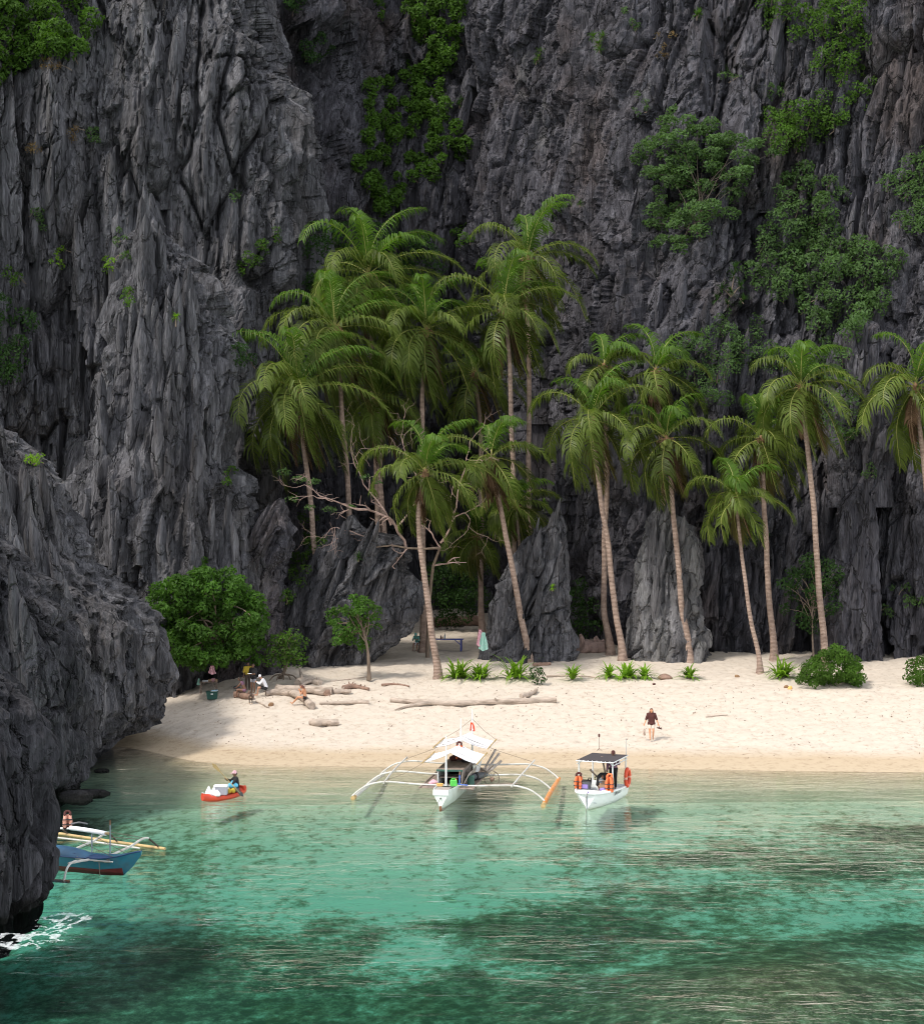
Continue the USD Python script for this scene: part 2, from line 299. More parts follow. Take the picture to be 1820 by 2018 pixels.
# the sea: one closed body of clear green water with low swell on its top
wx = np.r_[np.linspace(-318, -34, 10)[:-1], np.arange(-34, 38, 0.5), np.linspace(38, 318, 10)]
wy = np.r_[np.linspace(-298, 25, 10)[:-1], np.arange(25, 97, 0.5), np.linspace(97, 110, 6)]
def swell(X, Y):
    e = np.clip((300 - np.abs(X)) / 50, 0, 1) * np.clip((SHORE(np.clip(X, -60, 60)) - Y + 1) / 8, 0.25, 1)
    P = np.stack([X * 0.12, Y * 0.33, np.zeros_like(X)], -1)
    return 0.16 * (fbm(P, 3, 77) - 0.5) * e
v, f = sheet_grid(wx, wy, swell)
nx_, ny_ = len(wx), len(wy)
ring = np.r_[np.arange(nx_), np.arange(1, ny_) * nx_ + nx_ - 1, (ny_ - 1) * nx_ + np.arange(nx_ - 2, -1, -1), np.arange(ny_ - 2, 0, -1) * nx_]
vb = v[ring].copy(); vb[:, 2] = -14
n0 = len(v); k = len(ring); q = np.arange(k); q2 = (q + 1) % k
side = np.vstack([np.stack([ring[q], n0 + q, n0 + q2], -1), np.stack([ring[q], n0 + q2, ring[q2]], -1)])
cv = np.vstack([v, vb, [[0, -100, -14]]])
bot = np.stack([n0 + q2, n0 + q, np.full(k, n0 + k)], -1)
obj('sea', (cv, np.vstack([f, side, bot])), 'sea', smooth=40, kind='structure')

# ---------------------------------------------------------------- rock shaping
def shards(P, sx, sz, seed, lean=0.0, k=6, keen=1.0, groove=0.0, gw=0.05):
    """Height of overlapping upright blades of rock, pointed at the top and undercut below, about sx wide and sz tall."""
    S = np.array([sx, sx, sz])
    Q = P.copy(); Q[:, 0] -= lean * Q[:, 2]
    q = Q / S
    fl = np.floor(q).astype(np.int64) + 4096
    key = np.unique((fl[:, 0] << 26) | (fl[:, 1] << 13) | fl[:, 2])
    off27 = np.array([(i << 26) + (j << 13) + l for i in (-1, 0, 1) for j in (-1, 0, 1) for l in (-1, 0, 1)])
    key = np.unique((key[:, None] + off27).ravel())
    cells = np.stack([key >> 26, (key >> 13) & 8191, key & 8191], 1) - 4096
    def h(n):
        a = (cells[:, 0] * 374761393 + cells[:, 1] * 668265263 + cells[:, 2] * 2147483647 + (seed * 31 + n) * 144665) & 0xFFFFFFFF
        a = ((a ^ (a >> 13)) * 1274126177) & 0xFFFFFFFF
        a = ((a ^ (a >> 16)) * 2246822519) & 0xFFFFFFFF
        return ((a ^ (a >> 15)) & 0xFFFFFF) / 16777215.0
    C = cells + np.stack([h(0), h(1), h(2)], 1)
    off, slope, keenness, bl, tx = h(3), h(4), h(5), h(6), h(7)
    _, idx = cKDTree(C).query(q, k=k, workers=-1)
    best = np.full(len(P), -9.0); second = best.copy()
    for i in range(k):
        n = idx[:, i]
        d = (q - C[n])
        ang = (tx[n] - 0.5) * 1.2
        lat = np.abs(d[:, 0] * np.cos(ang) + d[:, 1] * np.sin(ang)) + 0.25 * np.abs(d[:, 1] * np.cos(ang) - d[:, 0] * np.sin(ang))
        e = 0.8 * off[n] - (0.6 + 0.9 * keenness[n]) * keen * np.power(lat, 0.64) - (0.25 + 0.55 * slope[n]) * d[:, 2]
        under = np.clip(-d[:, 2] - (0.45 + 0.5 * bl[n]), 0, 1)
        e = e - under * 4.0
        second = np.maximum(second, np.minimum(best, e)); best = np.maximum(best, e)
    if groove: best = best - groove * np.exp(-((best - second) / gw) ** 2)
    return best

def cracks(P, sx, sz, seed, lean, width):
    S = np.array([sx, sx, sz])
    Q = P.copy(); Q[:, 0] -= lean * Q[:, 2]
    q = Q / S
    lo, hi = np.floor(q.min(0)).astype(int) - 1, np.ceil(q.max(0)).astype(int) + 1
    r = np.random.default_rng(seed)
    C = np.array(list(np.ndindex(*(hi - lo)))) + lo + r.random((int(np.prod(hi - lo)), 3))
    dd, _ = cKDTree(C).query(q, k=2, workers=-1)
    return np.exp(-((dd[:, 1] - dd[:, 0]) * sx / width) ** 2)

def relief(P, lean=0.0, seed=0, a=(1.7, 0.75, 0.28), wob=1.0, lite=False):
    P = np.asarray(P, float)
    Pz = P * np.array([1, 1, 0.45])
    Wp = P + wob * 1.5 * (np.stack([fbm(Pz * 0.21, 3, 40 + seed), fbm(Pz * 0.21 + 9, 3, 50 + seed), 2 * fbm(P * 0.2, 3, 60 + seed)], -1) - 0.5)
    Wp2 = Wp + 0.35 * (np.stack([fbm(Pz * 0.9, 3, 70), fbm(Pz * 0.9 + 9, 3, 71), 1.6 * fbm(P * 0.7, 3, 72)], -1) - 0.5)
    d = a[0] * 1.5 * shards(Wp, 3.6, 19.0, seed + 1, lean, keen=1.0, groove=0.32, gw=0.07)
    d += a[1] * 1.35 * shards(Wp, 1.3, 8.0, seed + 2, lean * 1.1, groove=0.38, gw=0.09)
    d += a[2] * 1.7 * shards(Wp2, 0.6, 4.4, seed + 3, lean * 1.2, k=5)
    if not lite: d += a[2] * 0.9 * shards(Wp2 + 7, 0.26, 1.9, seed + 4, lean * 1.2, k=4)
    fl = np.abs(noise(Wp2 * np.array([3.4, 3.4, 0.12]), 91) - 0.5) * 2
    d += 0.18 * fl - 0.22 * np.abs(fbm(Wp2 * np.array([1.6, 1.6, 0.11]), 3, 99) - 0.5) * 4
    d += 0.12 * (fbm(P * np.array([1.1, 1.1, 0.4]), 4, 93) - 0.5)
    if lite: return d
    d -= 0.8 * cracks(Wp2, 2.4, 10.0, seed + 7, lean + 0.4, 0.07) * np.clip(fbm(P * np.array([.3, .3, .16]), 2, 97) * 6 - 3.0, 0, 1)
    pits = np.clip(fbm(P * np.array([0.45, 0.45, 0.3]), 4, 95) - 0.60, 0, 1)
    d -= 5.0 * pits
    return d

CLIFF_PTS = []          # vertices of the rocks, to find the rock behind a pixel when plants are set on it
def rock_sheet(cols, rows, ctrl, step=0.10, zstep=0.12, lean=0.0, seed=0, amp=(1.7, 0.75, 0.28), zcoarse=None):
    """Loft of plan curves: ctrl[r][c] = (px, Y) at height rows[r]; displaced outwards by the relief."""
    R = np.array([[((px - 910.0) * Y / F, Y) for px, Y in row] for row in ctrl])
    ch = np.r_[0, np.cumsum(np.linalg.norm(np.diff(R[len(R) // 2], axis=0), axis=1))]
    u = np.arange(0, ch[-1], step)
    z = np.arange(rows[0], min(rows[-1], 58), zstep)
    if rows[-1] > 58: z = np.r_[z, np.arange(58, rows[-1], 0.5)]
    A = PchipInterpolator(rows, R, axis=0)(z)               # nz, nc, 2
    B = PchipInterpolator(ch, A, axis=1)(u)                 # nz, nu, 2
    P = np.concatenate([B, np.broadcast_to(z[:, None, None], (*B.shape[:2], 1))], -1)
    T = np.gradient(B, axis=1); N = np.stack([T[..., 1], -T[..., 0]], -1); N /= np.maximum(np.linalg.norm(N, axis=-1, keepdims=True), 1e-9)
    k = 25; ker = np.hanning(k + 2)[1:-1]; ker /= ker.sum()
    from scipy.ndimage import convolve1d
    N = convolve1d(N, ker, axis=1, mode='nearest'); N /= np.maximum(np.linalg.norm(N, axis=-1, keepdims=True), 1e-9)
    d = relief(P.reshape(-1, 3), lean, seed, amp).reshape(P.shape[:2])
    P[..., :2] += N * d[..., None]
    CLIFF_PTS.append(P.reshape(-1, 3)[::2])
    return P.reshape(-1, 3), grid_faces(len(u), len(z))

def rock_loft(rows, Y, hd, step=0.147, lean=0.0, seed=0, amp=(0.7, 0.5, 0.22), power=2.4, wy=None, tilt=0.0, lite=False):
    """A free standing rock: rows of (py, left px, right px) seen at distance Y, hd deep."""
    rows = np.array(rows, float)
    z = CAMZ - (rows[:, 0] - 1009) * Y / F
    l, r = (rows[:, 1] - 910) * Y / F, (rows[:, 2] - 910) * Y / F
    o = np.argsort(z); z, l, r = z[o], l[o], r[o]
    n = max(int((z[-1] - z[0]) / step), 8)
    zz = np.linspace(z[0], z[-1], n)
    L, Rr = PchipInterpolator(z, l)(zz), PchipInterpolator(z, r)(zz)
    w = (Rr - L) / 2; c = (Rr + L) / 2
    m = max(int(math.pi * (w.max() + hd) * 1.1 / step), 24)
    th = np.arange(m) * 2 * math.pi / m
    sup = (np.abs(np.cos(th)) ** power + np.abs(np.sin(th)) ** power) ** (-1 / power)
    depth = hd * np.clip(w / w.max(), 0.06, 1) ** 0.7
    X = c[:, None] + w[:, None] * np.cos(th) * sup
    Yy = Y + depth[:, None] * np.sin(th) * sup + tilt * (zz - z[0])[:, None]
    P = np.stack([X, Yy, np.broadcast_to(zz[:, None], X.shape)], -1)
    N = np.stack([np.cos(th), np.sin(th)], -1)[None]
    d = relief(P.reshape(-1, 3), lean, seed, amp, wob=0.6, lite=lite).reshape(X.shape)
    d -= np.median(d)
    fade = np.clip(w / 1.2, 0.15, 1)[:, None]
    d = np.maximum(d * fade, -0.75 * np.minimum(w, depth)[:, None])
    P[..., :2] += N * d[..., None]
    V = P.reshape(-1, 3)
    f = grid_faces(m, n, wrap=True)
    V = np.vstack([V, [[c[-1], P[-1, :, 1].mean(), zz[-1] + 0.15]]])
    q = np.arange(m); q2 = (q + 1) % m
    f = np.vstack([f, np.stack([(n - 1) * m + q, (n - 1) * m + q2, np.full(m, n * m)], -1)])
    CLIFF_PTS.append(V)
    return V, f

def blade(px, py, Y, h, w, dp, lean, seed):
    """One pointed upright blade of rock: top at (px, py) seen at distance Y, h metres tall, w wide, dp deep."""
    s = F / Y
    hp, wp = h * s, w * s
    r = np.random.default_rng(seed)
    sk = r.uniform(-0.4, 0.4)
    rows = []
    for t in (0, 0.06, 0.16, 0.34, 0.6, 1.0):
        hw = wp * 0.5 * (0.05 + 0.95 * t ** 0.62) * (1 + r.uniform(-0.12, 0.12))
        c = px - lean * hp * t + sk * wp * t * 0.3
        rows.append((py + hp * t, c - hw, c + hw))
    sl = (1.5 * dp + 0.5)
    return rock_loft(rows, Y + sl - 0.4, dp, step=max(0.18, w * 0.12), tilt=-sl / h, lite=True, lean=lean, seed=seed, amp=(0.25 * w, 0.22 * w, 0.12 * min(w, 1.6)), power=1.35)

def crest(rows, Y, hd, n, seed, lean, w=(0.8, 1.6), zone=(0, 1), up=0.9, V=None):
    """Blades standing along the outline of a rock and on its front."""
    r = np.random.default_rng(seed)
    R = np.array(rows, float); R = R[np.argsort(R[:, 0])]
    za = ((910 + V[:, 0] * F / V[:, 1] + 400) / 8).astype(int); zb = ((1009 - (V[:, 2] - CAMZ) * F / V[:, 1] + 400) / 8).astype(int)
    Z = np.full((350, 330), 999.0); ok = (za >= 0) & (za < 350) & (zb >= 0) & (zb < 330); np.minimum.at(Z, (za[ok], zb[ok]), V[ok, 1])
    out = []
    for i in range(n):
        t = r.uniform(*zone) ** 1.3
        py = R[0, 0] + t * (R[-1, 0] - R[0, 0])
        l, rr = np.interp(py, R[:, 0], R[:, 1]), np.interp(py, R[:, 0], R[:, 2])
        e = r.uniform(0.03, 0.97)
        px = l + e * (rr - l)
        front = math.sqrt(max(1 - (2 * e - 1) ** 2, 0.05))
        ww = r.uniform(*w); h = r.uniform(3, 5) * ww
        h = min(h, (R[-1, 0] - py) * Y / F + 1)
        if h < 1.2: continue
        pu = py - r.uniform(0, up) * F / Y; ym = 999.0
        for q in (0.45, 0.6, 0.8):
            i_, j_ = int((px - lean * h * q * F / Y + 400) / 8), int((pu + h * q * F / Y + 400) / 8)
            if 0 <= i_ < 350 and 0 <= j_ < 330: ym = min(ym, Z[i_, j_])
        if ym > 900: continue
        out.append(blade(px, pu, ym + 0.12 * ww, h, ww, ww * 0.6, lean + r.uniform(-0.06, 0.06), int(r.integers(1e6))))
    return out

def zbuffer():
    P = np.vstack(CLIFF_PTS); P = P[P[:, 1] > 30]
    a = ((910 + P[:, 0] * F / P[:, 1] + 400) / 5).astype(int); b = ((1009 - (P[:, 2] - CAMZ) * F / P[:, 1] + 400) / 5).astype(int)
    Z = np.full((560, 520), 999.0)
    ok = (a >= 0) & (a < 560) & (b >= 0) & (b < 520)
    np.minimum.at(Z, (a[ok], b[ok]), P[ok, 1])
    from scipy.ndimage import minimum_filter
    Z2 = minimum_filter(Z, 3)
    return np.where(Z > 900, Z2, Z)
ZB = None
def surfY(px, py):
    z = ZB[np.clip(((np.asarray(px) + 400) / 5).astype(int), 0, 559), np.clip(((np.asarray(py) + 400) / 5).astype(int), 0, 519)]
    return np.where(z > 900, 120.0, z)

def zrow(py, Y): return CAMZ - (py - 1009) * Y / F
# back wall: plan curves at four heights
wall_px = [410, 500, 600, 700, 800, 900, 1000, 1100, 1180, 1260, 1400, 1550, 1700, 1830, 2000, 2250]
wall_Y = {0.5: [134, 136, 140, 146, 150, 152, 146, 132, 122, 116, 112, 112, 111, 110, 106, 100],
          18: [134, 135, 138, 143, 146, 147, 142, 131, 123, 118, 115, 116, 115, 112, 108, 101],
          38: [132, 132, 134, 138, 140, 140, 136, 132, 128, 124, 121, 121, 119, 116, 111, 104],
          56: [134, 134, 136, 142, 145, 144, 140, 136, 132, 128, 126, 125, 122, 118, 113, 106],
          76: [142, 142, 144, 150, 153, 152, 148, 144, 140, 136, 134, 133, 130, 126, 121, 114]}
rows = sorted(wall_Y)
wall = rock_sheet(wall_px, rows, [[(p, y) for p, y in zip(wall_px, wall_Y[r])] for r in rows], step=0.13, zstep=0.15, lean=0.13, seed=10, amp=(1.8, 0.85, 0.33))
ZB = zbuffer()
rr_ = np.random.default_rng(5)
spikes = []
for i in range(110):
    px, py = rr_.uniform(900, 1830), rr_.uniform(-40, 1180)
    if i < 26: px, py = rr_.uniform(1130, 1830), rr_.uniform(960, 1200)
    if px < 1130 and py > 600: continue
    w_ = rr_.uniform(0.7, 2.1); h_ = w_ * rr_.uniform(3.2, 6)
    Y_ = float(surfY(px - 0.15 * h_ * 27, py + 0.5 * h_ * 27))
    if py + h_ * F / Y_ > 1330: h_ = (1330 - py) * Y_ / F
    spikes.append(blade(px, py, Y_ + 0.25, h_, w_, w_ * 0.6, rr_.uniform(0.06, 0.24), 700 + i))
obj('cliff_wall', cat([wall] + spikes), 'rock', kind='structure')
# left massif, its right end turning back into the recess
def crow(edge, y0, back):
    e = edge
    return [(-260, y0 - 10), (-160, y0 - 6), (-60, y0 - 3), (120, y0), (300, y0 + 0.5), (e - 110, y0 + 1.5), (e - 45, y0 + 2.5), (e - 8, y0 + 5), (e + 6, y0 + 9), (e - 4, y0 + 15), (e - 20, back)]
mass = {1.0: crow(500, 117, 138), 6: crow(500, 116.5, 138), 12: crow(505, 116, 138), 24: crow(530, 116, 139), 33: crow(588, 116, 140), 42: crow(580, 116.5, 142), 50: crow(500, 118, 144), 76: crow(440, 128, 152)}
rows = sorted(mass)
massif = rock_sheet(None, rows, [mass[r] for r in rows], step=0.13, zstep=0.15, lean=0.03, seed=20, amp=(1.9, 0.8, 0.28))
ZB = zbuffer()
spikes = []
for i in range(46):
    px, py = rr_.uniform(0, 560), rr_.uniform(-30, 800)
    w_ = rr_.uniform(0.7, 2.2); h_ = w_ * rr_.uniform(3.2, 6)
    Y_ = float(surfY(px, py + 0.5 * h_ * 28))
    spikes.append(blade(px, py, Y_ + 0.3, h_, w_, w_ * 0.6, rr_.uniform(-0.05, 0.1), 900 + i))
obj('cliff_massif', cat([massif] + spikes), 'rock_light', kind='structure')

def rock(name, label, rows, Y, hd, material='rock', cat_='rock', kind=None, blades=0, bw=(0.8, 1.6), zone=(0, 1), up=0.9, **kw):
    parts = [rock_loft(rows, Y, hd, **kw)]
    parts += crest(rows, Y, hd, blades, kw.get('seed', 0) + 5, kw.get('lean', 0.0), bw, zone, up, parts[0][0])
    if kind: return obj(name, cat(parts), material, kind=kind)
    return obj(name, cat(parts), material, label=label, cat=cat_, group='rock spires behind the beach' if name == 'rock_spire' else None)
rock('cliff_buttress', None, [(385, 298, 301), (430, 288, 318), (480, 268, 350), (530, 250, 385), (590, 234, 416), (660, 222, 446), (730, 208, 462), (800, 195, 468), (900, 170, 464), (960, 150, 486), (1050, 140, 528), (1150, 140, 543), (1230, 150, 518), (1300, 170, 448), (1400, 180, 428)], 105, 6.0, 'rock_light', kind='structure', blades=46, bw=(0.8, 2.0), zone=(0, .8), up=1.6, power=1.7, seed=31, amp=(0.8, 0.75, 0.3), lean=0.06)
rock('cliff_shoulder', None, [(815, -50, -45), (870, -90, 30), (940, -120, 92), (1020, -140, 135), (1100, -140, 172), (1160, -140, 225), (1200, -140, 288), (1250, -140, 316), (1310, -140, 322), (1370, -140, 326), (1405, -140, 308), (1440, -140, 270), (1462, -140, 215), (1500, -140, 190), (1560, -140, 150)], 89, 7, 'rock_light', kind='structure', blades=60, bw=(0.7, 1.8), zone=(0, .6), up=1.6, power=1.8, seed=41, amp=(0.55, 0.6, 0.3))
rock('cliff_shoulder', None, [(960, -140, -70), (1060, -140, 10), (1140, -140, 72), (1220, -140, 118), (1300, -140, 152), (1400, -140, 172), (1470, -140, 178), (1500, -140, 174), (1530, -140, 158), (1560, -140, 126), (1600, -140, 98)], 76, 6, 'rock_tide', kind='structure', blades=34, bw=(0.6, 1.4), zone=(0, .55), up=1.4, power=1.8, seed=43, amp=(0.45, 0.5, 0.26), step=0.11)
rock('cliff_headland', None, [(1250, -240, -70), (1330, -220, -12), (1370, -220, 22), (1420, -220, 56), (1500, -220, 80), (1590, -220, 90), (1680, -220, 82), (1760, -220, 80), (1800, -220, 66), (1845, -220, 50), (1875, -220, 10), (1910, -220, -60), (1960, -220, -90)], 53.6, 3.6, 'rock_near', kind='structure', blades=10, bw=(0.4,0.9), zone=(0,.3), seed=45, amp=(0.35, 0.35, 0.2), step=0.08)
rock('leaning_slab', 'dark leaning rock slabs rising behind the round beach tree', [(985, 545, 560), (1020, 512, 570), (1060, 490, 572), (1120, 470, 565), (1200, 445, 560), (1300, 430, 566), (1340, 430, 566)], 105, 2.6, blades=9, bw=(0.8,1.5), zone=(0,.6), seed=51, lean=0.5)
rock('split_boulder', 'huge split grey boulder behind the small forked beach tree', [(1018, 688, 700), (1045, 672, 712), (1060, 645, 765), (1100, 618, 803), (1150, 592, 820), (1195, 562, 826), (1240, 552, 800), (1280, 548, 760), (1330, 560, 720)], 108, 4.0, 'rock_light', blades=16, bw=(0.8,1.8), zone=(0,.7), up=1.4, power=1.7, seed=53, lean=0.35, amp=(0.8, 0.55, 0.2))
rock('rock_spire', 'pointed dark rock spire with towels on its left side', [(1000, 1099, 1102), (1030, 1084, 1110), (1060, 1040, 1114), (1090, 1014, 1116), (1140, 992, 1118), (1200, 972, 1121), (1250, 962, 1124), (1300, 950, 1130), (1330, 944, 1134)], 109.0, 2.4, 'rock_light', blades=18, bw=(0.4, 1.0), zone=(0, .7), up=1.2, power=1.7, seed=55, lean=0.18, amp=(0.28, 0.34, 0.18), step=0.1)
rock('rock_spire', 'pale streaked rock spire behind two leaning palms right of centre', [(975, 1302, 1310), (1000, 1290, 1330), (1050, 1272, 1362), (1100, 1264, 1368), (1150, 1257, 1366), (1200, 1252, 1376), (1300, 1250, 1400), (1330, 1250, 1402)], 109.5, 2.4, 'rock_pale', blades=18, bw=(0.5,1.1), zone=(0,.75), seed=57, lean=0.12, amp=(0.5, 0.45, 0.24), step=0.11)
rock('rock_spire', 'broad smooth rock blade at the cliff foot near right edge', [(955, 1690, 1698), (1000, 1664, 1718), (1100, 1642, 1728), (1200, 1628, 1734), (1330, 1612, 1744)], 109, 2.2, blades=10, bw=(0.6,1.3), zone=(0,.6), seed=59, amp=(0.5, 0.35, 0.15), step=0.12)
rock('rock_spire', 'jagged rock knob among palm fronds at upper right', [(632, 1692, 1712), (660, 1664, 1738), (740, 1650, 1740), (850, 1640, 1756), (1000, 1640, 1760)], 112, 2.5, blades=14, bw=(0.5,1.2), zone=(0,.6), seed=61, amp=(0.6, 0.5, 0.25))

# ================================================================ plants
from shapely.geometry import Polygon, Point
ZB = zbuffer()
def leaf_material(name, dark, mid, light, trans=0.32, rough=0.6, spec=0.16):
    return mat(name, {
        'g': ('geometry', {}), 'r': ('rgb_ramp', {'ramp': [(0.0, dark), (0.45, mid), (0.85, light), (1.0, tuple(min(1, c * 1.35) for c in light))]}),
        'n': ('noise_texture', {'scale': 0.7, 'detail': 2.0}), 'h': ('hsv', {}), 'hv': ('map_range', {'from_min': 0.3, 'from_max': 0.7, 'to_min': 0.65, 'to_max': 1.35}),
        'p': ('principled_bsdf', {'roughness': rough, 'specular_ior_level': spec}), 't': ('translucent_bsdf', {}),
        'tc': ('mix', {'mix_type': 'multiply', 'fac': 1.0, 'color2': (1.5, 1.7, 0.7)}), 'm': ('mix_closure', {'fac': trans})},
        [('g.random_per_island', 'r.fac'), ('g.position', 'n.vector'), ('n.fac', 'hv.value'), ('hv.result', 'h.value'), ('r.color', 'h.color'), ('h.color', 'p.base_color'),
         ('h.color', 'tc.color1'), ('tc.color', 't.color'), ('p.BSDF', 'm.closure1'), ('t.BSDF', 'm.closure2')], 'm.closure')
M['leaf_bright'] = leaf_material('leaf_bright', (0.05, 0.105, 0.014), (0.135, 0.235, 0.03), (0.29, 0.38, 0.075))
M['leaf_beach'] = leaf_material('leaf_beach', (0.045, 0.105, 0.014), (0.16, 0.275, 0.035), (0.44, 0.52, 0.15), spec=0.2)
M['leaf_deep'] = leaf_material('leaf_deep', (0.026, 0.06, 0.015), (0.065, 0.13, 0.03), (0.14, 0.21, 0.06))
M['leaf_grey'] = leaf_material('leaf_grey', (0.06, 0.11, 0.036), (0.145, 0.22, 0.075), (0.29, 0.36, 0.15))
M['leaf_lime'] = leaf_material('leaf_lime', (0.13, 0.24, 0.02), (0.28, 0.42, 0.045), (0.46, 0.56, 0.11), trans=0.35)
M['leaf_dry'] = leaf_material('leaf_dry', (0.12, 0.08, 0.035), (0.22, 0.14, 0.06), (0.32, 0.22, 0.11), trans=0.2)
M['palm_green'] = leaf_material('palm_green', (0.075, 0.105, 0.02), (0.215, 0.245, 0.065), (0.52, 0.50, 0.25), trans=0.28, rough=0.4)
M['palm_young'] = leaf_material('palm_young', (0.06, 0.115, 0.016), (0.135, 0.23, 0.035), (0.25, 0.34, 0.07), trans=0.32, rough=0.4)
M['palm_old'] = leaf_material('palm_old', (0.10, 0.09, 0.03), (0.17, 0.15, 0.05), (0.26, 0.22, 0.09), trans=0.22)
M['palm_dead'] = leaf_material('palm_dead', (0.10, 0.06, 0.035), (0.18, 0.12, 0.075), (0.28, 0.21, 0.15), trans=0.1, rough=0.8)
M['rachis'] = plain('rachis', (0.27, 0.27, 0.075), 0.6)
M['rachis_dead'] = plain('rachis_dead', (0.24, 0.16, 0.10), 0.8)
M['bark'] = plain('bark', (0.16, 0.12, 0.09), 0.9, var=0.35, scale=5, bump=0.03, stretch=(1, 1, 0.3))
M['bark_dark'] = plain('bark_dark', (0.055, 0.042, 0.032), 0.9, var=0.3, scale=5, bump=0.03)
M['palm_bark'] = mat('palm_bark', {
    'g': ('geometry', {}), 'z': ('separate_xyz', {}), 'w': ('wave_texture', {'wave_type': 'bands', 'bands_direction': 'z', 'scale': 3.6, 'distortion': 2.0, 'detail': 2.0, 'detail_scale': 1.2}),
    'r': ('rgb_ramp', {'ramp': [(0.0, (0.27, 0.195, 0.16)), (0.3, (0.33, 0.245, 0.205)), (0.8, (0.39, 0.30, 0.255))]}),
    'n': ('noise_texture', {'scale': 2.2, 'detail': 5.0, 'roughness': 0.7}), 'r2': ('rgb_ramp', {'ramp': [(0.3, (0.55, 0.52, 0.5)), (0.6, (1.05, 1.03, 1.0))]}), 'm': ('mix', {'mix_type': 'multiply', 'fac': 1.0}),
    'b': ('bump', {'strength': 0.9, 'distance': 0.03}), 'p': ('principled_bsdf', {'roughness': 0.85, 'specular_ior_level': 0.2})},
    [('g.position', 'w.vector'), ('w.fac', 'r.fac'), ('g.position', 'n.vector'), ('n.fac', 'r2.fac'), ('r.color', 'm.color1'), ('r2.color', 'm.color2'), ('m.color', 'p.base_color'), ('w.fac', 'b.height'), ('b.normal', 'p.normal')], 'p.BSDF')
M['coconut'] = plain('coconut', (0.20, 0.24, 0.05), 0.5, var=0.25)
M['husk'] = plain('husk', (0.22, 0.13, 0.07), 0.9, var=0.3)

def unit(v): return v / np.maximum(np.linalg.norm(v, axis=-1, keepdims=True), 1e-9)
def leaves(C, N, size, r, aspect=0.5, droop=0.35):
    """Folded leaf blades (4 points, 2 faces each) at C, facing N."""
    n = len(C)
    N = unit(N + r.normal(0, 0.62, (n, 3)))
    T = unit(np.cross(N, r.normal(0, 1, (n, 3)))); T = unit(T + np.array([0, 0, -droop]))
    S = unit(np.cross(N, T))
    size = np.broadcast_to(size, (n,)) * r.uniform(0.65, 1.3, n)
    L, Wd = size[:, None], (size * aspect * 0.5)[:, None]
    a = C - T * L * 0.5; b = C + T * L * 0.5 - N * L * 0.08
    m = C - T * L * 0.06
    c, d = m + S * Wd + N * Wd * 0.35, m - S * Wd + N * Wd * 0.35
    V = np.stack([a, c, b, d], 1).reshape(-1, 3)
    i = np.arange(n) * 4
    return V, np.vstack([np.stack([i, i + 1, i + 2], -1), np.stack([i, i + 2, i + 3], -1)])

def clump_leaves(cl, dens, size, r, up=0.5, flat=1.0, aspect=0.5):
    Cs, Ns = [], []
    for c, R in cl:
        n = max(int(dens * R * R * 4), 6)
        d = unit(r.normal(0, 1, (n, 3)) + np.array([0, -0.45, 0.4]))
        rad = R * np.cbrt(r.uniform(0.18, 1.0, n)) * (0.75 + 0.5 * noise(d * 1.7 + c, 5))
        Cs.append(c + d * rad[:, None] * np.array([1, 1, flat])); Ns.append(d * 0.7 + np.array([0, -0.15, up]))
    return leaves(np.vstack(Cs), np.vstack(Ns), size, r, aspect)

def poly_clumps(poly, n, rlo, rhi, r, Y=None, depth=0.0, proud=0.5):
    """Clumps (centre, radius in metres) inside an outline of the photograph; on the rock behind it when Y is None."""
    pg = Polygon(poly).buffer(0); x0, y0, x1, y1 = pg.bounds
    out = []
    tries = 0
    while len(out) < n and tries < n * 60:
        tries += 1
        px, py = r.uniform(x0, x1), r.uniform(y0, y1)
        if not pg.contains(Point(px, py)): continue
        R = r.uniform(rlo, rhi)
        Yc = (float(surfY(px, py)) - R * proud) if Y is None else Y + r.uniform(-depth, depth)
        c = W(px, py, Yc)
        if any(np.linalg.norm((c - o[0])) < 0.55 * (R + o[1]) for o in out) and tries < n * 40: continue
        out.append((c, R))
    return out

def plant(name, label, cat_, poly, n, rlo, rhi, leaf, dens, size, seed, Y=None, depth=0.0, trunk=None, trunk_r=0.12, proud=0.5, group=None, flat=0.85, bark='bark', extra=None, aspect=0.5, twigs=True):
    r = np.random.default_rng(seed)
    cl = poly_clumps(poly, n, rlo, rhi, r, Y, depth, proud)
    if extra: cl += extra
    base = np.array(trunk[0]) if trunk is not None else np.mean([c for c, _ in cl], 0) + np.array([0, 0.3, -0.5])
    t = thing(name, label, cat_, base, group=group)
    V, f = clump_leaves([(c - base, R) for c, R in cl], dens, size, r, flat=flat, aspect=aspect)
    obj('crown' if trunk is not None else 'foliage', (V, f), leaf, t)
    bars = []
    if trunk is not None:
        tr = spline(np.array(trunk) - base, 14)
        bars.append(tube(tr, np.linspace(trunk_r, trunk_r * 0.55, 14) * (1 + 0.5 * np.exp(-np.arange(14) / 1.2)), 8))
        for c, R in cl[::1 if len(cl) < 60 else 3]:
            j = int(r.integers(7, 14)); s = tr[j]
            e = c - base
            if np.linalg.norm(e - s) > 7: continue
            mid = (s + e) / 2 + np.array([r.normal(0, .15), r.normal(0, .15), 0.25])
            bars.append(tube(spline([s, mid, e], 7), np.linspace(trunk_r * 0.4, 0.015, 7), 5))
        obj('trunk', cat(bars), bark, t, smooth=50)
    elif twigs:
        for c, R in cl[::2]:
            e = c - base; s = e + np.array([r.normal(0, .3), R * 0.8, -R * r.uniform(0.3, 1.3)])
            bars.append(tube(spline([s, (s + e) / 2 + r.normal(0, .1, 3), e + np.array([0, -R * .4, R * .2])], 5), np.linspace(0.035, 0.012, 5), 4))
        obj('stem', cat(bars), bark, t, kind='stuff')
    return t

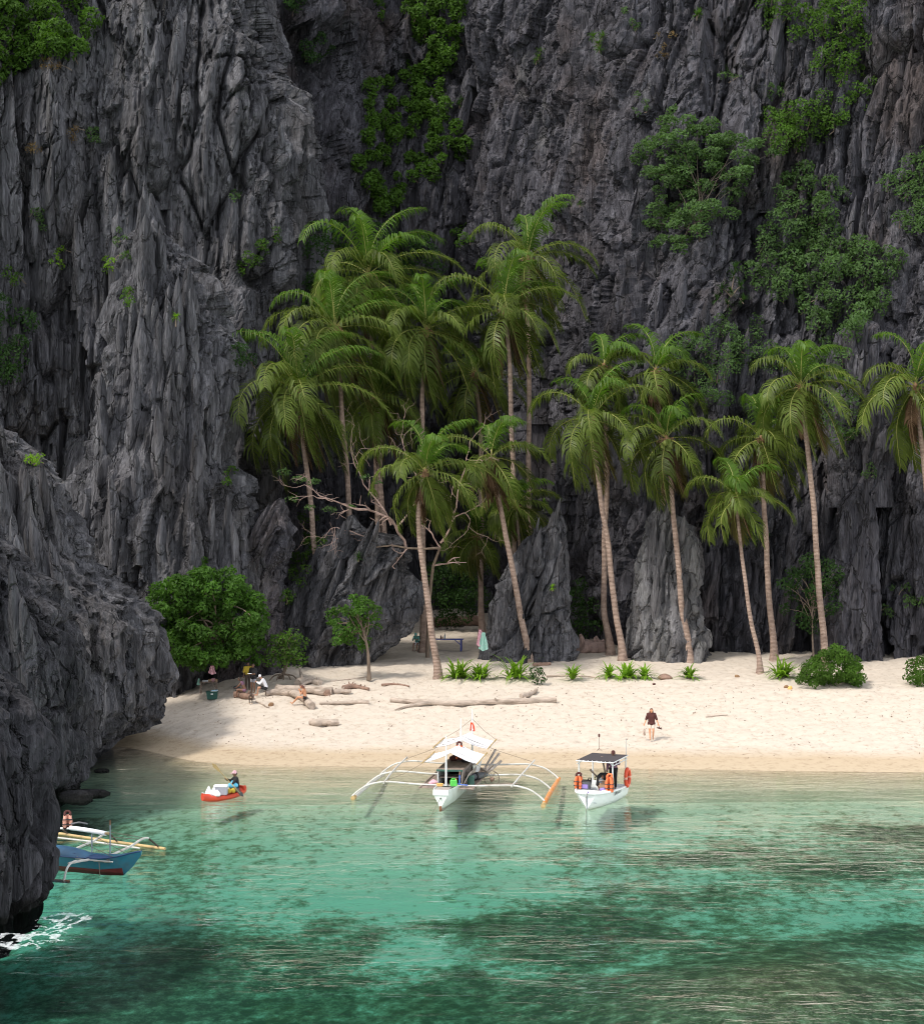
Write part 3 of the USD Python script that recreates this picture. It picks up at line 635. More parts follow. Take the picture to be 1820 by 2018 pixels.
CV = 'plants rooted on the cliff'
plant('cliff_bush', 'large green bush spreading over the top left corner of the cliff', 'bush', [(-40, -40), (170, -40), (190, 30), (165, 95), (120, 105), (60, 120), (30, 150), (-40, 175)], 56, 0.5, 1.1, 'leaf_bright', 50, 0.38, 101, proud=0.7)
plant('cliff_bush', 'dark bush at the left edge of the picture halfway up the cliff', 'bush', [(-30, 575), (40, 605), (62, 640), (35, 690), (20, 745), (-30, 750)], 12, 0.7, 1.2, 'leaf_deep', 60, 0.26, 102)
plant('climbing_vine', 'tall leafy vine hanging down the dark cliff recess at top centre', 'vine', [(798, -20), (905, -20), (908, 60), (893, 130), (868, 180), (893, 215), (922, 285), (890, 330), (845, 362), (810, 350), (790, 390), (770, 425), (728, 412), (720, 350), (702, 320), (722, 250), (713, 190), (738, 120), (785, 150), (812, 80)], 120, 0.35, 0.85, 'leaf_bright', 82, 0.38, 103, proud=0.5, flat=1.1)
plant('climbing_vine', 'small hanging vine strand left of the tall vine at top', 'vine', [(732, -20), (756, -20), (754, 30), (742, 45), (736, 20)], 7, 0.3, 0.5, 'leaf_bright', 70, 0.26, 104)
plant('climbing_vine', 'little dark leafy clump at the top edge above the recess', 'vine', [(555, -20), (605, -20), (595, 30), (570, 25)], 8, 0.35, 0.6, 'leaf_deep', 70, 0.26, 105)
plant('cliff_bush', 'dark round bush alone on the shaded recess wall near the top', 'bush', [(598, 85), (630, 72), (650, 95), (640, 118), (608, 112)], 7, 0.4, 0.7, 'leaf_deep', 80, 0.24, 106)
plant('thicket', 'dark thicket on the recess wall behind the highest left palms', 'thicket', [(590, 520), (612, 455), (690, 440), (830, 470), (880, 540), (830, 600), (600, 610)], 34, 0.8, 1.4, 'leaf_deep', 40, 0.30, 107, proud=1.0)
plant('cliff_bush', 'small bright bush on the rock left of the tallest palm crown', 'bush', [(880, 465), (905, 445), (935, 450), (930, 480), (890, 485)], 7, 0.35, 0.6, 'leaf_bright', 70, 0.25, 108)
tr = [W(1378, 540, float(surfY(1378, 540)) + 0.2), W(1376, 510, float(surfY(1376, 510)) - 0.5), W(1378, 460, float(surfY(1378, 460)) - 1.5), W(1385, 370, float(surfY(1385, 370)) - 2)]
plant('cliff_tree', 'wide grey green tree clinging to the cliff right of centre', 'tree', [(1248, 285), (1300, 260), (1335, 215), (1395, 235), (1430, 265), (1505, 262), (1525, 305), (1490, 345), (1450, 380), (1440, 430), (1400, 440), (1345, 495), (1250, 475), (1285, 420), (1300, 380), (1262, 335)], 100, 0.5, 0.95, 'leaf_grey', 54, 0.28, 109, proud=2.2, trunk=tr, trunk_r=0.08, flat=0.6, bark='bark_dark')
plant('cliff_bush', 'dense dark bush on the ledge right above the grey green tree', 'bush', [(1505, 225), (1560, 205), (1625, 185), (1645, 240), (1590, 285), (1540, 295), (1508, 270)], 22, 0.5, 0.9, 'leaf_bright', 55, 0.24, 110, proud=0.9)
plant('cliff_thicket', 'long cascade of bushes filling the gully at right', 'thicket', [(1535, 350), (1610, 315), (1660, 385), (1640, 460), (1720, 480), (1775, 500), (1755, 560), (1745, 610), (1670, 655), (1610, 640), (1560, 600), (1500, 585), (1470, 520), (1515, 450)], 96, 0.5, 1.05, 'leaf_grey', 52, 0.27, 111, proud=0.9)
plant('cliff_bush', 'bright bush hanging over the cliff at the upper right', 'bush', [(1470, -30), (1745, -30), (1735, 55), (1685, 120), (1650, 165), (1605, 150), (1598, 90), (1510, 45)], 44, 0.5, 1.0, 'leaf_bright', 44, 0.27, 112, proud=0.8)
plant('climbing_vine', 'vine trailing down beside the pointed rock at upper right', 'vine', [(1640, 130), (1720, 120), (1722, 200), (1700, 230), (1670, 215), (1655, 240)], 16, 0.4, 0.7, 'leaf_bright', 55, 0.24, 113)
plant('cliff_bush', 'grey green bush at the right edge above the rightmost palm', 'bush', [(1750, 330), (1790, 300), (1850, 295), (1850, 455), (1775, 445), (1745, 370)], 26, 0.55, 0.95, 'leaf_grey', 50, 0.25, 114, proud=1.0)
plant('cliff_tree', 'pale green shrubby tree behind the right hand palm crowns', 'tree', [(1300, 700), (1340, 655), (1400, 620), (1500, 610), (1510, 690), (1450, 740), (1440, 790), (1360, 780), (1310, 740)], 44, 0.45, 0.85, 'leaf_grey', 48, 0.22, 115, proud=1.4)
plant('cliff_bush', 'bushy green patch behind the palm with yellow coconuts', 'bush', [(1500, 690), (1640, 660), (1690, 720), (1690, 860), (1630, 880), (1600, 800), (1520, 760)], 34, 0.5, 0.9, 'leaf_grey', 44, 0.22, 116, proud=1.0)
plant('foot_bush', 'dark bush at the cliff foot beside the rightmost full palm trunk', 'bush', [(1540, 1130), (1610, 1098), (1668, 1145), (1655, 1205), (1605, 1240), (1545, 1205)], 26, 0.45, 0.8, 'leaf_deep', 60, 0.24, 117, Y=107.5, depth=0.8, trunk=[on_ground(1603, 1306), W(1600, 1240, 107.6), W(1598, 1180, 107.6)], trunk_r=0.07)
plant('cliff_bush', 'sparse branching bush at the cliff foot near right edge', 'bush', [(1728, 1170), (1790, 1148), (1830, 1160), (1830, 1190), (1790, 1200), (1780, 1228), (1750, 1222)], 12, 0.3, 0.5, 'leaf_grey', 60, 0.22, 118, proud=1.0)
plant('cliff_bush', 'small bush on a blade of rock at the right', 'bush', [(1688, 930), (1720, 915), (1740, 930), (1715, 952)], 6, 0.25, 0.45, 'leaf_grey', 70, 0.20, 119)
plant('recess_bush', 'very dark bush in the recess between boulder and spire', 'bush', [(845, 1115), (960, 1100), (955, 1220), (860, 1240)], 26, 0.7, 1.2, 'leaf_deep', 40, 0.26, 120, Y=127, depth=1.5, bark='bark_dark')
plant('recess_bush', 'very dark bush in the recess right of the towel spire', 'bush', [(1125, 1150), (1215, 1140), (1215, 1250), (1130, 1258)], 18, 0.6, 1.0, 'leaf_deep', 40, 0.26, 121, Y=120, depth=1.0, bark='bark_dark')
b0 = on_ground(428, 1338)
plant('beach_tree', 'round glossy green beach tree in front of the left cliff', 'tree', [(304, 1150), (345, 1135), (385, 1108), (402, 1125), (462, 1140), (512, 1185), (528, 1232), (505, 1270), (508, 1302), (440, 1318), (385, 1310), (340, 1312), (325, 1250), (308, 1205)], 100, 0.42, 0.85, 'leaf_beach', 80, 0.33, 122, Y=98.5, depth=2.0, trunk=[b0, b0 + [0.2, 0, 1.2], W(425, 1250, 98.5), W(420, 1190, 98.5)], trunk_r=0.2)
b0 = on_ground(560, 1338)
plant('beach_bush', 'small vivid green bush right of the round beach tree', 'bush', [(524, 1290), (545, 1252), (575, 1245), (600, 1268), (592, 1300), (560, 1315), (530, 1312)], 18, 0.35, 0.6, 'leaf_bright', 70, 0.20, 123, Y=99, depth=0.7, trunk=[b0, b0 + [0, 0, .6], W(562, 1290, 99)], trunk_r=0.05)
b0 = on_ground(727, 1341)
plant('beach_tree', 'small forked beach tree standing alone on the sand', 'tree', [(635, 1215), (665, 1195), (690, 1172), (728, 1180), (752, 1215), (745, 1245), (722, 1262), (716, 1285), (700, 1262), (655, 1268), (660, 1240)], 30, 0.28, 0.55, 'leaf_beach', 75, 0.28, 124, Y=float(b0[1]), depth=0.9, trunk=[b0, W(726, 1300, b0[1]), W(722, 1268, b0[1]), W(706, 1225, b0[1])], trunk_r=0.11)
b0 = on_ground(1637, 1350)
plant('beach_shrub', 'dense low bright green shrub on the sand at right', 'shrub', [(1575, 1340), (1590, 1300), (1640, 1278), (1690, 1290), (1702, 1325), (1690, 1350), (1600, 1352)], 64, 0.3, 0.5, 'leaf_bright', 190, 0.17, 125, Y=float(b0[1]), depth=1.2)
plant('beach_shrub', 'low green shrub cut by the right edge of the picture', 'shrub', [(1780, 1325), (1800, 1300), (1860, 1290), (1860, 1350), (1790, 1346)], 24, 0.3, 0.5, 'leaf_bright', 190, 0.17, 126, Y=98, depth=0.8)
plant('climbing_vine', 'yellow green vine growing up the gap beside the split boulder', 'vine', [(570, 960), (618, 965), (626, 1040), (642, 1065), (612, 1112), (585, 1165), (556, 1195), (575, 1120), (590, 1075), (568, 1030)], 26, 0.3, 0.6, 'leaf_bright', 70, 0.20, 127, proud=0.6)
plant('cliff_bush', 'diagonal leafy branch on the massif left of the highest palms', 'bush', [(448, 548), (480, 505), (520, 470), (545, 452), (557, 478), (525, 512), (480, 535)], 16, 0.3, 0.55, 'leaf_bright', 70, 0.22, 128, proud=0.9)
plant('cliff_bush', 'thin small branch with leaves on the massif', 'bush', [(438, 395), (470, 368), (482, 380), (455, 418)], 6, 0.2, 0.35, 'leaf_grey', 80, 0.2, 129)
plant('cliff_bush', 'dark bush where the lowest left palm meets the massif', 'bush', [(465, 685), (495, 672), (505, 705), (470, 715)], 6, 0.4, 0.6, 'leaf_deep', 70, 0.22, 130)
for lab, x_, y_, w_, h_, lf, sd in [
        ('yellow green tuft on the left cliff, level with the pinnacle shoulder', 112, 510, 16, 24, 'leaf_lime', 131), ('faint green tuft on the left cliff, left of the pinnacle top', 75, 430, 20, 24, 'leaf_grey', 132),
        ('lime tuft just left of the pointed buttress', 216, 522, 12, 14, 'leaf_lime', 133), ('grassy green strip on the left edge of the buttress', 240, 485, 18, 34, 'leaf_grey', 134), ('small plant low on the left edge of the buttress', 252, 582, 16, 20, 'leaf_bright', 135),
        ('lime tuft on the dark near shoulder at far left', 70, 908, 14, 9, 'leaf_lime', 136), ('orange brown dry tuft high on the left cliff', 146, 258, 14, 24, 'leaf_dry', 137), ('tiny dry orange tuft near the left edge', 66, 292, 12, 9, 'leaf_dry', 138),
        ('pale dry tuft beneath the top edge right of centre', 1312, 84, 22, 34, 'leaf_dry', 139), ('olive tuft below the upper left bush', 100, 128, 24, 18, 'leaf_dry', 140), ('faint grey green plant on the left cliff near the top', 185, 272, 14, 18, 'leaf_grey', 141), ('bright tuft at far left edge', 25, 535, 18, 22, 'leaf_bright', 142),
        ('small green bush on the right wall below the long cascade', 1668, 855, 26, 22, 'leaf_bright', 143), ('small bush at the right end of the dark gully', 1500, 1055, 20, 14, 'leaf_deep', 144), ('green sprig above the leaning slabs', 455, 935, 14, 20, 'leaf_bright', 145), ('green bush on the upper wall left of the grey green tree', 1262, 205, 16, 24, 'leaf_grey', 146), ('mossy green plant on the narrow pale ridge', 1240, 40, 20, 26, 'leaf_grey', 147), ('small bush at the top right of the wall', 1440, 150, 18, 20, 'leaf_grey', 148), ('grey green tuft on the wall above the cascade', 1530, 185, 26, 22, 'leaf_grey', 149)]:
    plant('cliff_tuft', lab, 'plant', [(x_ - w_, y_), (x_ - w_ * .4, y_ - h_), (x_ + w_ * .6, y_ - h_ * .8), (x_ + w_, y_ + h_ * .2), (x_ + w_ * .3, y_ + h_), (x_ - w_ * .6, y_ + h_ * .8)], 6, 0.22, 0.4, lf, 80, 0.2, sd, group='small tufts growing on the cliff', aspect=0.3 if lf == 'leaf_dry' else 0.5)

def strap_rosette(n, L, wid, r, e0=(20, 85), droop=1.2, seg=5):
    """Strap shaped leaves arching from one point."""
    V, Fs = [], []
    for i in range(n):
        az = r.uniform(0, 2 * math.pi); e = math.radians(r.uniform(*e0)); l = L * r.uniform(0.65, 1.1)
        h = np.array([math.cos(az), math.sin(az), 0]); s = np.array([-math.sin(az), math.cos(az), 0])
        p = np.zeros(3); pts = []
        for k in range(seg + 1):
            t = k / seg
            w = wid * (0.35 + 1.3 * math.sin(math.pi * min(t * 0.75 + 0.12, 1)) ** 1) * (1 - t ** 3) * 0.6
            pts += [p - s * w + [0, 0, w * .3], p + s * w + [0, 0, w * .3]]
            p = p + (h * math.cos(e) + np.array([0, 0, math.sin(e)])) * l / seg
            e -= droop * r.uniform(0.6, 1.3) / seg
        b = len(V); V += pts
        for k in range(seg):
            a = b + 2 * k
            Fs += [(a, a + 1, a + 3), (a, a + 3, a + 2)]
    return np.array(V), np.array(Fs)
def rosette(name, label, cat_, base, heads, L, wid, leaf, seed, n=34, group=None, **kw):
    r = np.random.default_rng(seed)
    t = thing(name, label, cat_, base, group=group)
    hs = [np.array(h, float) for h in heads]
    vs = []
    for h in hs:
        v, f = strap_rosette(n, L, wid, r, **kw); vs.append((v + h, f))
    obj('foliage', cat(vs), leaf, t)
    st = [tube([np.array([0, 0.05, -0.35]) if h[2] > .1 else h + [0, 0, -.25], h * 0.6 + [0, 0, -.05], h + [0, 0, .03]], [0.05, 0.04, 0.03], 5) for h in hs]
    obj('stem', cat(st), 'bark', t, kind='stuff')
for lab, x_, y_, hs, L, lf, sd in [
        ('cluster of green strap leaf rosettes high on the upper right wall', 1178, 85, [(0, 0, 0), (-.4, -.1, .5), (.35, 0, .55), (.1, -.1, -.5)], 0.6, 'leaf_bright', 160), ('pair of green rosettes on the wall below top centre', 1060, 112, [(0, 0, 0), (.2, 0, .5), (-.2, 0, -.4)], 0.55, 'leaf_grey', 161),
        ('spiky rosette plant at the top of the wall', 1372, 30, [(0, 0, 0), (.2, 0, .2)], 0.55, 'leaf_bright', 162), ('dark spiky rosettes at the right of the tall vine', 905, 205, [(0, 0, 0), (.2, 0, .4)], 0.6, 'leaf_deep', 163), ('single small rosette above the tallest palm', 1142, 402, [(0, 0, 0)], 0.5, 'leaf_grey', 164),
        ('little pale rosette growing on the buttress pinnacle', 346, 632, [(0, 0, 0.2)], 0.5, 'leaf_lime', 165), ('yellow green rosette at the tip of the towel spire', 1072, 990, [(0, 0, 0)], 0.6, 'leaf_lime', 166), ('tiny rosette on the face of the towel spire', 1088, 1158, [(0, 0, 0)], 0.4, 'leaf_lime', 167),
        ('dark cluster of spiky rosettes in the gully at right', 1440, 575, [(0, 0, 0), (.7, 0, .4), (-.7, -.2, .2), (.2, 0, 1.1), (-.3, -.2, -.9), (.9, 0, -.6), (-1.0, 0, -.6), (.3, 0, 1.7)], 0.75, 'leaf_deep', 168), ('dark rosette on the left flank of the split boulder', 706, 1100, [(0, 0, 0)], 0.6, 'leaf_deep', 169)]:
    Y_ = float(surfY(x_, y_)) - 0.35
    rosette('rosette_plant', lab, 'plant', W(x_, y_, Y_), hs, L, 0.035, lf, sd, group='rosette plants growing on the rock', e0=(-30, 85), droop=0.8)
for lab, x_, y_, w_, sd, up in [
        ('widest strap leaf clump, right beside the leftmost palm foot', 903, 1338, 1.25, 180, 1), ('strap leaf clump second from the leftmost palm', 947, 1339, 0.95, 181, 1), ('spreading broad leaved clump in front of the towel spire', 1014, 1338, 1.35, 182, 0.6),
        ('upright strap leaf clump right of the towel spire', 1126, 1340, 0.9, 183, 1.3), ('thin strap leaf clump at the foot of the crossing palms', 1198, 1336, 0.85, 184, 0.8), ('dense strap leaf clump between the crossing palms and pale spire', 1236, 1338, 0.95, 185, 1), ('loose strap leaf clump just left of the pale spire', 1268, 1337, 0.85, 186, 0.7),
        ('small open strap leaf clump in front of the pale spire', 1357, 1338, 0.85, 187, 0.7), ('tall loose clump left of the low beach shrub', 1541, 1336, 1.2, 188, 0.8)]:
    rosette('lily_clump', lab, 'plant', on_ground(x_, y_) + [0, 0, 0.02], [(0, 0, 0), (0.22 * w_, 0.1, 0), (-0.24 * w_, -0.05, 0)] if w_ > .9 else [(0, 0, 0), (.1, 0, 0)], 1.55 * w_, 0.075, 'leaf_lime', sd, group='strap leaf clumps along the top of the beach', n=24, e0=(25 * up, 88), droop=1.5)
plant('beach_shrub', 'small dark leafy shrub between two strap leaf clumps', 'shrub', [(1045, 1322), (1062, 1318), (1074, 1335), (1068, 1350), (1050, 1345)], 8, 0.2, 0.32, 'leaf_deep', 130, 0.16, 190, Y=float(on_ground(1060, 1349)[1]))

# ---------------------------------------------------------------- coconut palms
WIND = np.array([0.38, 0.08, 0.0])
def frond(r, az, e0, L, droop, leafL, kind='green', nl=44, twist=0.0):
    seg = 12
    p = np.zeros(3); e = e0; pts = [p]
    d = np.array([math.cos(az), math.sin(az), 0.0])
    for k in range(seg):
        t = (k + 1) / seg
        v = d * math.cos(e) + np.array([0, 0, math.sin(e)]) + WIND * t * 0.8
        v /= np.linalg.norm(v)
        p = p + v * L / seg; pts.append(p)
        e -= droop * (0.35 + 1.3 * t) / seg
        e = max(e, -1.45)
    pts = np.array(pts)
    rach = tube(pts, np.linspace(0.036, 0.007, seg + 1), 4, cap=False)
    s = np.linspace(0.10, 0.995, nl)
    C = np.stack([np.interp(s * seg, np.arange(seg + 1), pts[:, k]) for k in range(3)], 1)
    T = unit(np.stack([np.interp(s * seg, np.arange(seg + 1), np.gradient(pts[:, k])) for k in range(3)], 1))
    side = unit(np.cross(T, np.array([0, 0, 1.0])) + 1e-6)
    upv = unit(np.cross(side, T))
    VV, FF = [], []; n0 = 0
    for sg in (-1, 1):
        ln = leafL * (0.35 + 0.75 * np.sin(np.pi * np.clip(s * 0.86 + 0.10, 0, 1))) * r.uniform(0.8, 1.12, nl)
        fw = 0.35 + 0.75 * s + r.normal(0, .08, nl)
        dirn = unit(sg * side + T * fw[:, None] + upv * (0.25 - twist) + r.normal(0, 0.09, (nl, 3)) + WIND * 0.35)
        hang = np.array([0, 0, -1.0])
        d2 = unit(dirn * 0.75 + hang * r.uniform(0.55, 1.05, nl)[:, None] + WIND * 0.5)
        d3 = unit(d2 * 0.6 + hang * 0.85 + WIND * 0.4)
        wv = unit(np.cross(dirn, upv)) * 0.042
        a, b = C - wv, C + wv
        m1 = C + dirn * ln[:, None] * 0.4; m2 = m1 + d2 * ln[:, None] * 0.35; e3 = m2 + d3 * ln[:, None] * 0.3
        V = np.stack([a, b, m1 + wv * 1.15, m1 - wv * 1.15, m2 + wv * .8, m2 - wv * .8, e3], 1).reshape(-1, 3)
        i = n0 + np.arange(nl) * 7
        F_ = np.vstack([np.stack(q, -1) for q in ((i, i + 1, i + 2), (i, i + 2, i + 3), (i + 3, i + 2, i + 4), (i + 3, i + 4, i + 5), (i + 5, i + 4, i + 6))])
        VV.append(V); FF.append(F_); n0 += len(V)
    return np.vstack(VV), np.vstack(FF), rach

def palm(label, base, path, R, seed, n=20, nuts=0, dead=2, skirt=0, spear=4, group=None, tr=0.215, dens=36):
    """Coconut palm: base point, trunk points up to the crown, frond length R."""
    r = np.random.default_rng(seed)
    base = np.asarray(base, float)
    R = R * 1.28
    t = thing('coconut_palm', label, 'palm tree', base, group='coconut palms behind the beach')
    P = spline(np.vstack([[0, 0, -0.25], [0, 0, 0]] + [np.asarray(q) - base for q in path]), 40)
    P[:, :2] += (fbm(np.stack([np.zeros(40), np.full(40, seed * 1.7), P[:, 2] * 0.25], -1), 2, seed)[:, None] - 0.5) * 0.25 * np.clip(np.linspace(0, 6, 40) * np.linspace(6, 0, 40) / 4, 0, 1)[:, None]
    rad = tr * (1.0 - 0.34 * np.linspace(0, 1, 40)) + 0.20 * np.exp(-np.linspace(0, 1, 40) * 22)
    Pf = spline(P, 110); rf = np.interp(np.linspace(0, 1, 110), np.linspace(0, 1, 40), rad) * (1 + 0.035 * (np.arange(110) % 2))
    obj('trunk', tube(Pf, rf, 9), 'palm_bark', t, smooth=60)
    top = P[-1]
    # fibre sheath, old stalks and flower spikes
    bits = [tube([top + [0, 0, -0.35], top + [0, 0, 0.0], top + [0, 0, 0.35]], [tr * .62, tr * 1.15, tr * .5], 8)]
    for i in range(9):
        a = r.uniform(0, 6.283); l = r.uniform(.35, .75)
        bits.append(tube([top, top + [math.cos(a) * l * .6, math.sin(a) * l * .6, l * .25], top + [math.cos(a) * l, math.sin(a) * l, -l * .25]], [0.05, 0.035, 0.015], 4))
    obj('sheath', cat(bits), 'husk', t, smooth=50)
    ga = 2.39996
    for i in range(n):
        u = i / (n - 1)
        az = i * ga + r.uniform(-.5, .5)
        e0 = math.radians(86 - 146 * u ** 0.95 + r.uniform(-11, 11))
        L = R * (0.72 + 0.34 * math.sin(math.pi * (0.25 + 0.6 * u))) * r.uniform(0.8, 1.12)
        kind = 'palm_young' if u < 0.2 else ('palm_old' if u > 0.9 and r.random() < 0.5 else 'palm_green')
        v, f, ra = frond(r, az, e0, L, 1.1 + 0.9 * (1 - abs(u - .3)) + r.uniform(-.15, .3), 0.55 + R * 0.10 + 0.25, nl=dens)
        up_ = top + [0, 0, 0.25 * (1 - u)]
        m = obj('frond', (v + up_, f), kind, t)
        obj('midrib', (ra[0] + up_, ra[1]), 'rachis', m)
    for i in range(dead):
        az = r.uniform(0, 6.283)
        v, f, ra = frond(r, az, math.radians(-62), R * r.uniform(.55, .8), 1.0, R * 0.13, nl=30)
        m = tag(obj('dead_frond', (v + top + [0, 0, -0.15], f), 'palm_dead', t), 'brown dead frond hanging down'); obj('midrib', (ra[0] + top + [0, 0, -0.15], ra[1]), 'rachis_dead', m)
    for i in range(nuts):
        a = r.uniform(0, 6.283)
        nut = trimesh.creation.icosphere(subdivisions=1, radius=0.17); nut.apply_scale((1, 1, 1.2))
        nut.apply_translation(top + [math.cos(a) * .28, math.sin(a) * .28 - .08, r.uniform(-.5, -.15)])
        obj('coconut', nut, 'coconut', t, smooth=True)
    return t
def pl(label, base_px, Y, pts, R, seed, **kw):
    """base_px on the sand, then trunk pixels upward at distance Y (the foot decides the distance when Y is None)."""
    b = on_ground(*base_px)
    if Y is not None: b = np.array([(base_px[0] - 910) * Y / F, Y, float(ground((base_px[0] - 910) * Y / F, Y))])
    return palm(label, b, [W(x, y, b[1]) for x, y in pts], R, seed, **kw)
pl('leftmost leaning palm on the open sand, its crown before the dead branches', (863, 1338), None, [(846, 1230), (834, 1110), (824, 1010), (838, 935)], 3.7, 201, n=20, dead=3)
pl('palm leaning across the towel spire, brown fronds hanging at left', (1042, 1306), None, [(1022, 1200), (1002, 1080), (985, 1000), (968, 905)], 3.6, 202, n=14, dead=6)
pl('palm with a big drooping crown, front one of the two crossing trunks', (1226, 1302), None, [(1212, 1200), (1197, 1080), (1182, 980), (1168, 830)], 4.4, 203, n=20, nuts=5, dead=3)
pl('palm behind the crossing trunks, its bent foot to the left', (1203, 1290), None, [(1190, 1200), (1192, 1080), (1195, 900), (1190, 725)], 3.2, 204, n=14, dead=2)
pl('palm with green coconuts leaning left in front of the pale spire', (1358, 1306), None, [(1344, 1200), (1333, 1080), (1322, 960), (1313, 868)], 3.9, 205, n=17, nuts=9, dead=4)
pl('short palm with a small crown and a thick dark foot', (1497, 1326), None, [(1480, 1230), (1466, 1130), (1458, 1050), (1450, 985)], 2.9, 206, n=15, nuts=2, dead=1, tr=0.15)
pl('palm standing behind the short palm, dim crown', (1525, 1302), None, [(1518, 1200), (1509, 1080), (1505, 980), (1500, 868)], 3.8, 207, n=20, dead=2)
pl('tall palm with yellow coconuts, second from the right edge', (1626, 1284), 104, [(1612, 1150), (1602, 1000), (1590, 880), (1578, 765)], 4.0, 208, n=17, nuts=10, dead=3)
pl('rightmost palm, its foot outside the picture', (1846, 1300), 103, [(1836, 1120), (1824, 950), (1812, 850), (1803, 765)], 4.2, 209, n=20, nuts=2, dead=3)
pl('palm with a ragged upright crown against the right wall', (1318, 1286), 109, [(1312, 1150), (1308, 1000), (1302, 860), (1292, 735)], 3.6, 210, n=15, dead=3, spear=6)
pl('tall palm with a bleached flower head, in front of the tallest one', (1016, 1262), 113, [(1012, 1050), (1008, 860), (1003, 720), (994, 612)], 4.6, 211, n=20, dead=5)
pl('tallest palm, its crown highest against the cliff', (1046, 1262), 117, [(1044, 1050), (1042, 860), (1041, 700), (1040, 512)], 4.9, 212, n=20, dead=2)
pl('lowest broad palm of the left group, next to the massif', (640, 1240), 107, [(625, 1120), (610, 980), (598, 880), (588, 775)], 5.2, 213, n=27, dead=4, dens=40)
pl('palm in the middle of the left group, behind the lowest one', (690, 1245), 111, [(690, 1100), (682, 920), (672, 780), (660, 650)], 5.3, 214, n=27, dead=4, dens=40)
pl('highest palm of the left group, darkest against the recess', (745, 1240), 117, [(745, 1050), (738, 860), (732, 700), (726, 545)], 5.6, 215, n=27, dead=4, dens=40)
pl('slim palm between the left group and the bleached flower palm', (834, 1240), 113, [(834, 1050), (833, 900), (833, 780), (840, 655)], 4.5, 216, n=26, dead=3)
pl('shaded palm in the recess left of the two tallest trunks', (950, 1232), 122, [(948, 1100), (948, 950), (945, 850), (935, 740)], 4.2, 217, n=20, dead=2)
pl('shaded low palm between the left group and the bare tree', (760, 1240), 115, [(758, 1100), (752, 950), (745, 790)], 4.4, 220, n=22, dead=4)
pl('young palm just behind the brown fronds of the spire palm', (1030, 1255), 112, [(1028, 1180), (1024, 1080), (1016, 1000)], 2.8, 218, n=14, dead=1, tr=.13)
pl('low shaded palm deep in the recess beside the spire', (946, 1228), 122, [(944, 1160), (942, 1100), (940, 1060)], 3.0, 219, n=16, dead=1, tr=.14)

# ---------------------------------------------------------------- the bare tree
def twig_tree(limbs, r, depth=4):
    bars = []; tips = []
    def grow(p, d, l, rad, k):
        seg = 4; pts = [p]
        for i in range(seg):
            d = unit(d + r.normal(0, 0.28, 3)); p = p + d * l / seg; pts.append(p)
        bars.append(tube(np.array(pts), np.linspace(rad, rad * .6, seg + 1), 5 if k > 1 else 4, cap=False))
        if k == 0: tips.append(p); return
        for j in range(int(r.integers(2, 4))):
            grow(pts[-1] if j < 2 else pts[2], unit(d + r.normal(0, 0.75, 3) * np.array([1, .7, 1])), l * r.uniform(.6, .85), rad * .6, k - 1)
    for pts, r0, r1, kids in limbs:
        S = spline(pts, 14)
        S[1:-1] += r.normal(0, .05, (12, 3))
        bars.append(tube(S, np.linspace(r0, r1, 14) * 0.72, 7))
        for j in kids:
            d = unit(unit(S[min(j + 1, 13)] - S[j - 1]) + r.normal(0, .7, 3))
            grow(S[j], d, r.uniform(.9, 1.5), np.interp(j, [0, 13], [r0, r1]) * .6, depth - 1)
    return bars, tips
M['bleached'] = plain('bleached_wood', (0.30, 0.21, 0.18), 0.85, var=0.25, scale=4, bump=0.02)
def dead_tree():
    r = np.random.default_rng(300)
    Y = 105.0
    b = np.array([(842 - 910) * 110 / F, 110.0, float(ground(-2.3, 110))])
    q = lambda x, y, dy=0: W(x, y, Y + dy) - b
    t = thing('dead_tree', 'bare bleached tree whose crooked branches spread behind the leftmost palm', 'tree', b)
    limbs = [([[0, 0, -.2], q(846, 1200, 4), q(850, 1130, 3), q(868, 1076, 1), q(820, 1084, 0), q(770, 1075, -.5), q(700, 1090, -1)], .20, .05, [6, 8, 10, 11, 12]),
             ([q(800, 1082), q(780, 1040, -.5), q(740, 1010, -1), q(690, 1000, -1.5), q(640, 980, -1.5), q(600, 955, -1.5)], .13, .03, [2, 4, 6, 8, 10, 12, 13]),
             ([q(770, 1035), q(755, 1000), q(720, 960), q(700, 920), q(690, 880)], .09, .025, [3, 6, 9, 11, 13]),
             ([q(780, 1040), q(810, 1000, .5), q(830, 960, .5), q(800, 900, .5), q(790, 860, .5)], .09, .025, [4, 7, 10, 12, 13]),
             ([q(868, 1070, 1), q(890, 1030, .5), q(900, 980), q(915, 920), q(925, 870)], .10, .025, [4, 7, 9, 11, 13]),
             ([q(740, 1075), q(700, 1050, -.6), q(660, 1040, -.8), q(640, 1060, -1)], .07, .02, [4, 7, 10, 13]),
             ([q(890, 1030), q(915, 1010), q(925, 1030), q(905, 1060)], .06, .02, [5, 9, 13])]
    bars, tips = twig_tree(limbs, r, 3)
    obj('trunk', cat(bars[:1]), 'bark', t, smooth=50)
    obj('branches', cat(bars[1:]), 'bleached', t, kind='stuff')
    r2 = np.random.default_rng(301)
    cl = [(q(x, y, -1.2), R) for x, y, R in [(560, 930, .5), (590, 945, .55), (620, 950, .5), (575, 985, .45), (650, 1005, .5), (690, 1000, .35), (720, 940, .35), (745, 950, .3), (610, 1000, .4)]]
    obj('leaf_spray', clump_leaves(cl, 55, 0.2, r2, flat=.5), 'leaf_grey', t, kind='stuff')
dead_tree()

